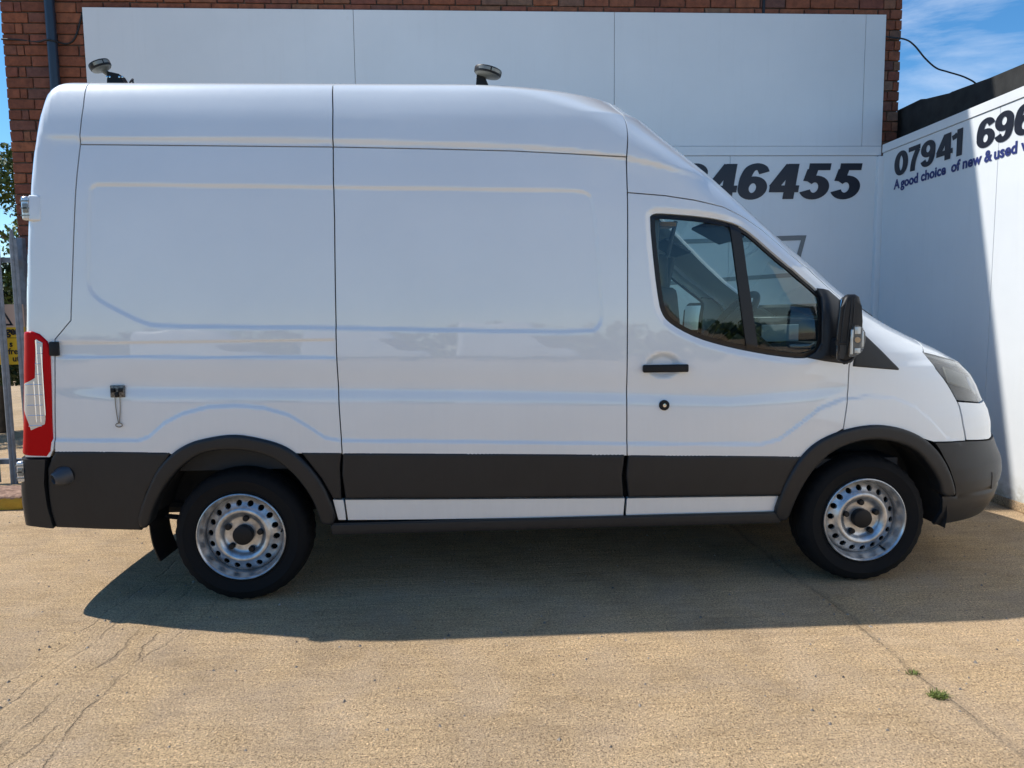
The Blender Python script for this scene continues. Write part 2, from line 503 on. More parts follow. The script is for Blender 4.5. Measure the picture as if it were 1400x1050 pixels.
def text_mesh(name, body, size, offset, shear, mat, parent, M, spacing=1.0, xscale=1.0, align='LEFT'):
    """M places the text: local x along the line, local y up, local z out of the wall"""
    cu = bpy.data.curves.new(name, 'FONT')
    cu.body = body; cu.size = size; cu.offset = offset; cu.shear = shear; cu.space_character = spacing
    cu.align_x = align; cu.resolution_u = 6
    cu.extrude = 0.0008
    to = bpy.data.objects.new(name + '_src', cu)
    COL.objects.link(to)
    dg = bpy.context.evaluated_depsgraph_get()
    me = bpy.data.meshes.new_from_object(to.evaluated_get(dg))
    me.name = name
    bpy.data.objects.remove(to); bpy.data.curves.remove(cu)
    me.transform(M @ Matrix.Diagonal((xscale, 1, 1, 1)))
    me.materials.clear()
    return link_mesh(name, me, mat, parent)

def spline(pts, n=10):
    pts = [Vector(p) for p in pts]; out = []
    for i in range(len(pts) - 1):
        p0 = pts[max(i - 1, 0)]; p1 = pts[i]; p2 = pts[i + 1]; p3 = pts[min(i + 2, len(pts) - 1)]
        for k in range(n):
            t = k / n
            out.append(0.5 * ((2 * p1) + (-p0 + p2) * t + (2 * p0 - 5 * p1 + 4 * p2 - p3) * t * t + (-p0 + 3 * p1 - 3 * p2 + p3) * t ** 3))
    return out + [pts[-1]]
# bold sign-writer's digits: ribbons with a broad pen (heavier stems, lighter bars)
def arc(cx, cy, rx, ry, a0, a1, n=18):
    return [(cx + rx * math.cos(math.radians(a0 + (a1 - a0) * i / n)), cy + ry * math.sin(math.radians(a0 + (a1 - a0) * i / n))) for i in range(n + 1)]
def digit_strokes(ch):
    if ch == '0': return [(arc(.31, .5, .205, .42, 0, 360, 32)[:-1], True)]
    if ch == '1': return [([(.36, 0), (.36, 1.0)], False), ([(.04, .735), (.16, .765), (.262, .83)], False)]
    if ch == '4': return [([(.455, 0), (.455, 1.0)], False), ([(.40, .96), (.09, .325)], False), ([(.0, .29), (.355, .29)], False), ([(.555, .29), (.66, .29)], False)]
    if ch == '5': return [([(.11, .915), (.60, .915)], False), ([(.205, .835), (.155, .50)], False), (arc(.305, .325, .215, .245, 138, -158, 26), False)]
    if ch == '6': return [(arc(.31, .315, .205, .235, 0, 360, 30)[:-1], True), (spline2([(.105, .36), (.115, .60), (.19, .84), (.325, .92), (.45, .875), (.52, .745)]), False)]
    if ch == '7': return [([(.02, .915), (.60, .915)], False), (spline2([(.49, .835), (.35, .56), (.27, .28), (.245, 0)]), False)]
    if ch == '8': return [(arc(.31, .735, .175, .185, 0, 360, 28)[:-1], True), (arc(.31, .285, .21, .205, 0, 360, 28)[:-1], True)]
    if ch == '9': return [([(.62 - x, 1 - y) for x, y in p], c) for p, c in digit_strokes('6')]
    return []
def spline2(p, n=8): return [(v.x, v.y) for v in spline([(a, b, 0) for a, b in p], n)]
def digit_obj(ch, w, h, slant, M, mat, parent, tv=0.248, th=0.195):
    bm = bmesh.new()
    for si, (pts, closed) in enumerate(digit_strokes(ch)):
        n = len(pts); L_, R_ = [], []
        for i, (x, y) in enumerate(pts):
            a = pts[i - 1] if (closed or i > 0) else pts[i]; b = pts[(i + 1) % n] if (closed or i < n - 1) else pts[i]
            dx, dy = b[0] - a[0], b[1] - a[1]; l = math.hypot(dx, dy) or 1
            ox, oy = -dy / l * tv / 2, dx / l * th / 2
            for s, lst in ((1, L_), (-1, R_)):
                px, py = x + ox * s, y + oy * s
                lst.append(bm.verts.new(M @ Vector(((px / .62 * w) + py * h * slant, py * h, 0.0004 * si))))
        m = n if closed else n - 1
        for i in range(m): bm.faces.new((L_[i], R_[i], R_[(i + 1) % n], L_[(i + 1) % n]))
    return link_mesh('digit', bm_mesh(bm, 'digit'), mat, parent)

# ------------------------------------------------------------------ ground
gm = bpy.data.meshes.new('ground')
gs = 900.0
gm.from_pydata([(-gs, -gs, 0), (gs, -gs, 0), (gs, gs, 0), (-gs, gs, 0)], [], [(0, 1, 2, 3)])
tag(link_mesh('ground', gm, 'ground'), kind='structure')

# ------------------------------------------------------------------ brick building with hoarding
YW = 3.218
BL, BR, BH = -4.61, 3.66, 7.4
bld = empty('brick_building', (-0.45, YW + 0.02, 0), 'tall red brick building wall rising behind the white hoarding', 'building')
YF = YW + 0.035         # brick faces
bm = bmesh.new(); box(bm, ((BL + BR) / 2, YF + 0.008 + 2.5, BH / 2), (BR - BL - 0.012, 5.0, BH))
link_mesh('mortar_wall', bm_mesh(bm, 'mortar_wall'), 'mortar', bld)
bm = bmesh.new(); box(bm, ((BL + BR) / 2, YF + 2.4, BH + 0.06), (BR - BL + 0.16, 5.2, 0.12), bevel=0.01)
link_mesh('coping', bm_mesh(bm, 'coping'), 'roof_felt', bld)
COURSE, ST, HD, CLS = 0.0935, 0.238, 0.118, 0.066
def brick_mesh(w, seed):
    r = random.Random(seed)
    bm = bmesh.new()
    box(bm, (0, 0.03, 0), (w - 0.011, 0.08, COURSE - 0.0125), bevel=0.0035, seg=1)
    for v in bm.verts:
        v.co += Vector((r.uniform(-.0028, .0028), r.uniform(-.003, .003), r.uniform(-.0022, .0022)))
    return bm_mesh(bm, 'brick')
BM = {w: [brick_mesh(w, k * 31 + int(w * 1000)) for k in range(5)] for w in (ST, HD, CLS)}
for l in BM.values():
    for me in l: me.materials.append(MATS['brick'])
def in_view(x, z):
    if z > 4.55 or z < 1.55: return False
    if x < -3.80 and z > 1.6: return True
    if x > 3.36: return True
    return z > 4.16
stuff_bm = bmesh.new()
nb = 0
row = 0
z = COURSE / 2
while z < BH:
    x = BL
    pat = [ST] if row % 2 == 0 else [HD, CLS]
    i = 0
    while x < BR - 0.03:
        w = pat[i] if i < len(pat) else ST
        if x + w > BR:
            w = HD if BR - x > 0.09 else CLS
        cx = x + w / 2
        jy = random.uniform(-0.004, 0.003)
        if in_view(cx, z):
            me = random.choice(BM[w])
            o = bpy.data.objects.new('brick', me)
            COL.objects.link(o)
            o.location = (cx, YF + jy, z + random.uniform(-.002, .002))
            o.rotation_euler = (0, random.uniform(-.010, .010), random.uniform(-.008, .008))
            o.parent = bld
            o.matrix_parent_inverse = parent_matrix(bld).inverted()
            nb += 1
        elif (z >= 4.0 or cx < -3.7 or cx > 3.3) and z < 6.0:
            box(stuff_bm, (cx, YF + 0.03 + jy, z), (w - 0.011, 0.08, COURSE - 0.012))
        x += w; i += 1
    z += COURSE; row += 1
tag(link_mesh('brickwork', bm_mesh(stuff_bm, 'brickwork'), 'brick', bld), kind='stuff')

# drainpipe and cables on the wall
dp = empty('drainpipe', (-4.15, YF - 0.06, 0), 'dark blue plastic drainpipe on the brick wall by the hoarding edge', 'drainpipe')
tube_obj('pipe', [(-4.15, YF - 0.06, 0.05), (-4.15, YF - 0.06, BH - 0.1)], 0.041, 'drainpipe', dp, 20)
for zz in (1.2, 3.0, 4.9, 6.8):
    lathe_obj('bracket', [(0.043, -0.03), (0.049, -0.03), (0.049, 0.03), (0.043, 0.03)], 20, Matrix.Translation((-4.15, YF - 0.06, zz)), 'drainpipe', dp)
    box_obj('lug', (-4.15, YF - 0.012, zz), (0.14, 0.024, 0.03), 'drainpipe', dp)
yc = YF - 0.014
tag(tube_obj('wall_cable', spline([(-4.60, yc - .02, 3.965), (-4.45, yc, 3.965), (-4.30, yc, 3.95), (-4.15, YF - 0.11, 3.935), (-4.06, yc, 3.935), (-3.99, yc, 3.965), (-3.94, yc, 4.06), (-3.905, yc, 4.17), (-3.885, yc, 4.215), (-3.86, yc, 4.23)]), 0.008, 'cable_black', None, 8),
    'thin black cable clipped to the brick wall across the drainpipe', 'cable')
tag(tube_obj('overhead_cable', spline([(3.41, yc, 4.11), (3.50, yc - .01, 4.05), (3.62, 3.12, 3.985), (3.705, 3.1, 3.923), (3.816, 3.1, 3.806), (3.926, 3.1, 3.721), (4.034, 3.1, 3.688), (4.214, 3.1, 3.636), (4.339, 3.1, 3.557), (4.40, 3.1, 3.38)]), 0.0075, 'cable_black', None, 8),
    'black cable drooping from the brick corner to the dark flat roof', 'cable')
tag(tube_obj('wall_drop_cable', [(2.32, yc, 7.5), (2.325, yc, 5.0), (2.32, yc, 4.22)], 0.014, 'cable_black', None, 8),
    'short black cable hanging down the brickwork onto the hoarding top', 'cable')

# back hoarding: sheets with joints, battens, lettering
hb = empty('back_hoarding', (0, YW, 0), 'white sheeted hoarding across the brick wall with large black phone digits', 'hoarding')
BT = 4.245
def sheet(name, x0, x1, z0, z1, y, parent, t=0.012):
    bm = bmesh.new(); box(bm, ((x0 + x1) / 2, y + t / 2, (z0 + z1) / 2), (x1 - x0 - 0.004, t, z1 - z0 - 0.004), bevel=0.0015, seg=1)
    return link_mesh(name, bm_mesh(bm, name), 'board', parent)
for x0, x1 in ((-3.886, -1.49), (-1.49, 0.906), (0.906, 3.30), (3.30, 3.497)):
    sheet('sheet', x0, x1, 3.035, BT, YW, hb)
for x0, x1 in ((-3.886, -1.57), (-1.57, 0.78), (0.78, 2.02), (2.02, 3.46)):
    sheet('sheet', x0, x1, 0.03, 2.946, YW, hb)
for x0, x1 in ((-3.886, -1.49), (-1.49, 0.906), (0.906, 3.495)):
    sheet('batten', x0, x1, 2.946, 3.035, YW - 0.006, hb, 0.018)
box_obj('corner_post', (3.473, YW - 0.02, 1.47), (0.055, 0.05, 2.93), 'board', hb, 0.004)
MW = Matrix(((1, 0, 0, 0), (0, 0, -1, 0), (0, 1, 0, 0), (0, 0, 0, 1)))      # text on the back wall, facing -y
for ch, x in zip('846455', (1.50, 1.785, 2.087, 2.389, 2.692, 2.997)):
    digit_obj(ch, 0.270, 0.330, 0.165, Matrix.Translation((x, YW - 0.0035, 2.541)) @ MW, 'vinyl_black', hb)
bm = bmesh.new()
oq = [(1.2, 2.176 - 0.02), (2.70, 2.197), (2.782, 2.197), (2.735, 2.01), (2.70, 1.80), (1.2, 1.72)]
iq = [(1.24, 2.115), (2.70, 2.150), (2.728, 2.150), (2.690, 2.01), (2.66, 1.84), (1.24, 1.76)]
ov = [bm.verts.new((a, YW - 0.004, b)) for a, b in oq]; iv = [bm.verts.new((a, YW - 0.004, b)) for a, b in iq]
for i in range(6): bm.faces.new((ov[i], ov[(i + 1) % 6], iv[(i + 1) % 6], iv[i]))
link_mesh('logo_outline', bm_mesh(bm, 'logo_outline'), 'vinyl_grey', hb)
scr = bmesh.new()
for _ in range(30):
    x = random.choice([-1.49, .906, 3.3]) + random.choice([-.05, .05, .05]) if random.random() < .5 else random.uniform(-3.8, 3.4)
    zz = random.choice([4.2, 4.18, 3.6, 3.07, 3.3]) + random.uniform(-.03, .03)
    if x > 3.45: continue
    lathe(scr, [(0.005, 0), (0.004, 0.002), (0, 0.003)], 8, Matrix.Translation((x, YW - 0.0005, zz)) @ Matrix.Rotation(math.pi / 2, 4, 'X'))
link_mesh('screws', bm_mesh(scr, 'screws', True, 40), 'board', hb)['kind'] = 'stuff'

# right-hand hoarding along x = 3.5, running towards the camera side
XR = 3.5
hr = empty('side_hoarding', (XR, 0.5, 0), 'sunlit white hoarding at right angles with phone number and blue slogan', 'hoarding')
def sheet_r(name, y0, y1, z0, z1, x, parent, t=0.012):
    bm = bmesh.new(); box(bm, (x + t / 2, (y0 + y1) / 2, (z0 + z1) / 2), (t, y1 - y0 - 0.004, z1 - z0 - 0.004), bevel=0.0015, seg=1)
    return link_mesh(name, bm_mesh(bm, name), 'board', parent)
for y0, y1 in ((1.664, 3.20), (0.44, 1.664), (-0.78, 0.44), (-2.0, -0.78), (-3.2, -2.0), (-4.4, -3.2)):
    sheet_r('sheet', y0, y1, 0.06, 2.965, XR, hr)
for y0, y1 in ((0.44, 3.20), (-2.0, 0.44), (-4.4, -2.0)):
    sheet_r('cap_trim', y0, y1, 2.965, 3.045, XR - 0.008, hr, 0.03)
sheet_r('backing', -4.4, 3.2, 0.06, 3.0, XR + 0.02, hr, 0.03)
box_obj('plinth', (XR + 0.03, -0.6, 0.035), (0.09, 7.6, 0.07), 'ground', hr, 0.01)
MR = Matrix(((0, 0, -1, 0), (-1, 0, 0, 0), (0, 1, 0, 0), (0, 0, 0, 1)))     # text on the side wall, facing -x, reading towards -y
for ch, y, w in zip('07941696696', (2.990, 2.786, 2.596, 2.385, 2.200, 1.897, 1.705, 1.508), (0.201, 0.180, 0.190, 0.195, 0.175, 0.186, 0.182, 0.182)):
    digit_obj(ch, w, 0.214, 0.0, Matrix.Translation((XR - 0.0035, y, 2.703)) @ MR, 'vinyl_black', hr, 0.24, 0.19)
for word, yp in (('A', 2.985), ('good', 2.880), ('choice', 2.585), ('of', 2.187), ('new', 2.052), ('&', 1.805), ('used', 1.705), ('v', 1.432)):
    text_mesh('slogan_word', word, 0.118, 0.0038, 0.0, 'vinyl_blue', hr, Matrix.Translation((XR - 0.0035, yp, 2.590)) @ MR, 1.03, 1.04)

# low dark flat-roofed outbuilding behind the side hoarding
ob = empty('outbuilding', (5.2, 1.0, 0), 'low outbuilding with weathered black felt roof edge behind the side hoarding', 'building')
prism_obj('roof_edge', [(3.40, 3.05), (3.37, 3.41), (3.0, 3.41), (2.9, 3.385), (2.64, 3.335), (2.55, 3.345), (2.49, 3.325), (2.1, 3.31), (1.6, 3.295), (0.8, 3.28), (-4.3, 3.26), (-4.3, 3.05)], 'x', 3.72, 4.0, 'roof_felt', ob, 0.012)
box_obj('roof', (5.4, -0.4, 3.16), (2.8, 7.5, 0.16), 'roof_felt', ob)
box_obj('wall', (5.3, -0.4, 1.53), (2.9, 7.3, 3.06), 'mortar', ob)

# ------------------------------------------------------------------ palisade fence, sign, kerb, greenery on the left
FY = 2.95
fence = empty('palisade_fence', (-5.4, FY, 0), 'galvanised steel palisade fence between the brick corner and the lane', 'fence')
def pale_mesh():
    bm = bmesh.new()
    w, t = 0.066, 0.003
    pr = [(-w / 2, 0), (-w / 2 + .012, .012), (-.012, .012), (0, .002), (.012, .012), (w / 2 - .012, .012), (w / 2, 0)]
    zt = [2.16, 2.235, 2.26, 2.235, 2.26, 2.235, 2.16]
    A = []
    for off in (0, -t):
        A.append([bm.verts.new((x, -y + off + t, 0.0)) for x, y in pr]); A.append([bm.verts.new((x, -y + off + t, 2.16)) for x, y in pr])
        A.append([bm.verts.new((x * (.55 if abs(x) > .02 else 1), -y + off + t, h)) for (x, y), h in zip(pr, zt)])
    for base in (0, 3):
        for lv in (0, 1):
            for k in range(6): bm.faces.new((A[base + lv][k], A[base + lv][k + 1], A[base + lv + 1][k + 1], A[base + lv + 1][k]))
    for lv in (0, 1):
        for k in (0, 6): bm.faces.new((A[lv][k], A[lv + 1][k], A[4 + lv][k], A[3 + lv][k]))
    for k in range(6): bm.faces.new((A[2][k], A[2][k + 1], A[5][k + 1], A[5][k]))
    return bm_mesh(bm, 'pale')
pm = pale_mesh(); pm.materials.append(MATS['galvanised'])
for k in range(12):
    px = -4.455 - 0.152 * k
    o = bpy.data.objects.new('pale', pm); COL.objects.link(o)
    o.location = (px + random.uniform(-.004, .004), FY - 0.03, 0.02 if k != 1 else -0.005)
    o.rotation_euler = (0, random.uniform(-.006, .006), 0)
    o.parent = fence; o.matrix_parent_inverse = parent_matrix(fence).inverted()
    for zz in (0.215, 2.0):
        lathe_obj('bolt', [(0.008, 0), (0.008, 0.006), (0, 0.009)], 8, Matrix.Translation((px, FY - 0.045, zz)) @ Matrix.Rotation(math.pi / 2, 4, 'X'), 'galvanised', fence)
for zz in (0.20, 2.0):
    bm = bmesh.new(); box(bm, (-5.35, FY, zz), (1.75, 0.005, 0.045)); box(bm, (-5.35, FY + 0.025, zz + 0.02), (1.75, 0.045, 0.005))
    link_mesh('rail', bm_mesh(bm, 'rail'), 'galvanised', fence)
box_obj('post', (-4.47, FY + 0.10, 1.1), (0.06, 0.06, 2.2), 'galvanised', fence, 0.004)
box_obj('post', (-6.2, FY + 0.06, 1.1), (0.10, 0.06, 2.2), 'galvanised', fence, 0.004)
sign = empty('warning_sign', (-4.60, FY + 0.03, 1.08), 'yellow and white warning sign reading Danger fixed behind the fence pales', 'sign')
SX0, SX1 = -4.79, -4.45
box_obj('yellow_panel', ((SX0 + SX1) / 2, FY + 0.034, 1.243), (SX1 - SX0, 0.004, 0.333), 'sign_yellow', sign)
box_obj('white_panel', ((SX0 + SX1) / 2, FY + 0.034, 1.5115), (SX1 - SX0, 0.004, 0.203), 'sign_white', sign)
yy = FY + 0.0305
text_mesh('lettering', 'Danger', 0.098, 0.0035, 0, 'vinyl_black', sign, Matrix.Translation((-4.50, yy, 1.345)) @ MW, 0.95, 0.95, 'RIGHT')
text_mesh('lettering', 's', 0.075, 0.002, 0, 'vinyl_black', sign, Matrix.Translation((-4.565, yy, 1.237)) @ MW, 1, 1, 'RIGHT')
text_mesh('lettering', 'free', 0.075, 0.002, 0, 'vinyl_black', sign, Matrix.Translation((-4.488, yy, 1.170)) @ MW, 1, 1, 'RIGHT')
text_mesh('lettering', 'ut', 0.075, 0.002, 0, 'vinyl_black', sign, Matrix.Translation((-4.515, yy, 1.105)) @ MW, 1, 1, 'RIGHT')
box_obj('rule', ((SX0 + SX1) / 2, yy + 0.0005, 1.315), (SX1 - SX0 - .02, 0.002, 0.004), 'vinyl_black', sign)
bm = bmesh.new()
ov = [bm.verts.new((a, yy, b)) for a, b in ((-4.72, 1.425), (-4.545, 1.425), (-4.6325, 1.585))]
iv = [bm.verts.new((a, yy, b)) for a, b in ((-4.692, 1.441), (-4.573, 1.441), (-4.6325, 1.553))]
for i in range(3): bm.faces.new((ov[i], ov[(i + 1) % 3], iv[(i + 1) % 3], iv[i]))
link_mesh('hazard_triangle', bm_mesh(bm, 'hazard_triangle'), 'vinyl_black', sign)

kb = bmesh.new()
box(kb, (-4.95, 2.19, 0.055), (1.95, 0.38, 0.11), bevel=0.015, seg=2)
bmesh.ops.subdivide_edges(kb, edges=[e for e in kb.edges if e.calc_length() > 0.3], cuts=12, use_grid_fill=True)
for v in kb.verts: v.co += Vector((random.uniform(-.006, .006), random.uniform(-.007, .007), random.uniform(-.006, .006)))
tag(link_mesh('kerb_block', bm_mesh(kb, 'kerb_block', True, 50), 'kerb'), 'yellow painted kerb with flaking rusty brown top beside the fence', 'kerb')

def leaf_cloud(centres, n, size, seed):
    r = np.random.default_rng(seed)
    cs = np.array([c[:3] for c in centres]); rad = np.array([c[3] for c in centres])
    pick = r.choice(len(cs), n, p=rad ** 2 / (rad ** 2).sum())
    d = r.normal(size=(n, 3)); d /= np.linalg.norm(d, axis=1)[:, None]
    pos = cs[pick] + d * (rad[pick] * r.uniform(0.35, 1.0, n) ** 0.5)[:, None] * np.array([1, 1, .8])
    a = r.normal(size=(n, 3)); a /= np.linalg.norm(a, axis=1)[:, None]
    b = np.cross(a, r.normal(size=(n, 3))); b /= np.linalg.norm(b, axis=1)[:, None]
    s = size * r.uniform(.6, 1.3, n)[:, None]
    V = np.stack([pos - a * s * .5, pos + b * s * .32, pos + a * s * .62, pos - b * s * .32], 1).reshape(-1, 3)
    F = np.arange(n * 4).reshape(n, 4)
    me = bpy.data.meshes.new('crown'); me.from_pydata(V.tolist(), [], F.tolist())
    return me
def tree(label, x, y, h, r, n, leafmat, seed, size=0.13, cat='tree', name='broadleaf_tree', group=None):
    rr = random.Random(seed)
    t = empty(name, (x, y, 0), label, cat, group)
    bm = bmesh.new()
    tr = [(x, y, -0.05), (x + .05, y, h * .25), (x - .04, y + .05, h * .5), (x, y, h * .8)]
    tube(bm, tr, [h * .03, h * .024, h * .018, h * .008], 8)
    cl = []
    for k in range(16):
        a = rr.uniform(0, 6.28); hh = rr.uniform(.35, .95) * h
        q = rr.uniform(.2, 1.0) * r * (1.1 - .55 * abs(hh / h - .6))
        e = (x + q * math.cos(a), y + q * math.sin(a), hh)
        st = (x, y, hh * .7)
        tube(bm, [st, ((st[0] + e[0]) / 2, (st[1] + e[1]) / 2, hh * .88), e], [h * .010, h * .007, h * .003], 6)
        cl.append((*e, r * rr.uniform(.25, .45)))
    link_mesh('trunk', bm_mesh(bm, 'trunk', True, 60), 'bark', t)
    link_mesh('crown', leaf_cloud(cl, n, size, seed), leafmat, t)
    return t
tree('bright green leafy tree behind the palisade fence', -6.6, 7.2, 3.9, 1.5, 22000, 'leaf', 5, 0.065)
tree('dark leafy shrub behind the fence sign', -6.7, 6.0, 2.35, 0.9, 12000, 'leaf_dark', 9, 0.055, 'shrub', 'shrub')

# ------------------------------------------------------------------ the van: body surface in (u, v)
# u runs round the plan outline (rear centre -> side -> nose centre), v up the cross-section, metres
W=2.06
# cross-section: z, inset s
_CS=np.array([(.28,.075),(.36,.05),(.50,.03),(.65,.014),(.80,.004),(.95,0),(1.1,.002),(1.3,.0065),(1.5,.0125),(1.8,.026),(2.0,.038),(2.2,.054),(2.3,.066),
(2.40,.088),(2.46,.100),(2.51,.115),(2.56,.135),(2.61,.157),(2.639,.176),(2.658,.203),(2.668,.235),(2.676,.29),(2.685,.38),(2.697,.55),(2.710,.75),(2.718,1.0299)])
def _smooth_table(tab,n=260):
    d=np.r_[0,np.cumsum(np.hypot(np.diff(tab[:,0]),np.diff(tab[:,1])))]
    t=np.linspace(0,d[-1],n)
    out=np.stack([np.interp(t,d,tab[:,i]) for i in range(2)],1)
    k=np.array([1,2,3,2,1.])/9
    for _ in range(7):
        p=np.pad(out,((2,2),(0,0)),mode='reflect',reflect_type='odd')
        out=sum(p[i:i+n]*k[i] for i in range(5))
    d=np.r_[0,np.cumsum(np.hypot(np.diff(out[:,0]),np.diff(out[:,1])))]
    return d,out
VT,CS=_smooth_table(_CS)
VMAX=VT[-1]
def zv(v): return np.interp(v,VT,CS[:,0])
def sv(v): return np.interp(v,VT,CS[:,1])
def vz(z): return np.interp(z,CS[:,0],VT)
# nose rounding length a and exponent n by z ; rear radius
_A=np.array([(.2,.80,2.6),(.7,.85,2.6),(1.0,.95,2.5),(1.2,.95,2.4),(1.4,.75,2.3),(1.7,.5,2.4),(2.2,.45,2.4),(2.5,.55,2.3),(2.62,.85,2.2),(2.68,1.15,2.1),(2.8,1.3,2.1)])
def aV(v): z=zv(v); return np.interp(z,_A[:,0],_A[:,1]),np.interp(z,_A[:,0],_A[:,2])
_R=np.array([(.2,.13),(2.3,.13),(2.6,.16),(2.72,.22)])
def xf(v): return np.interp(v,FX[:,0],FX[:,1])
def xr(v): return np.interp(v,RX[:,0],RX[:,1])
def base(u,v,xfv=None,xrv=None):
    u=np.asarray(u,float); v=np.asarray(v,float)
    z=zv(v); s=sv(v); b=np.maximum(W/2-s,1e-4)
    a,n=aV(v); xF=xf(v) if xfv is None else xfv; xR=xr(v) if xrv is None else xrv
    ar=np.interp(z,_R[:,0],_R[:,1]); nr=2.3
    u0=xF-a; u1=xR+ar
    f=np.clip((u-u0)/b,0,np.pi/2); phi=np.pi/2-f
    c,sn=np.cos(phi),np.sin(phi)
    r=(np.abs(c/a)**n+np.abs(sn/b)**n)**(-1/n)
    xa=u0+r*c; ya=W/2-r*sn
    f2=np.clip((u1-u)/b,0,np.pi/2); p2=np.pi/2-f2
    c2,s2=np.cos(p2),np.sin(p2)
    r2=(np.abs(c2/ar)**nr+np.abs(s2/b)**nr)**(-1/nr)
    xb=u1-r2*c2; yb=W/2-r2*s2
    x=np.where(u>u0,xa,np.where(u<u1,xb,u)); y=np.where(u>u0,ya,np.where(u<u1,yb,s))
    return np.stack([x,y,z],-1)
def uend(v):
    b=np.maximum(W/2-sv(v),1e-4); a,n=aV(v)
    return xr(v)+np.interp(zv(v),_R[:,0],_R[:,1])-b*np.pi/2, xf(v)-a+b*np.pi/2

def usil_rear(v):
    a, b = uend(v); uu = np.linspace(a, -2, 400)
    p = base(uu, np.full(400, v)); d = (p[:, 0] + 0.425) / (p[:, 1] + 3.593)
    return float(uu[np.argmin(d)])

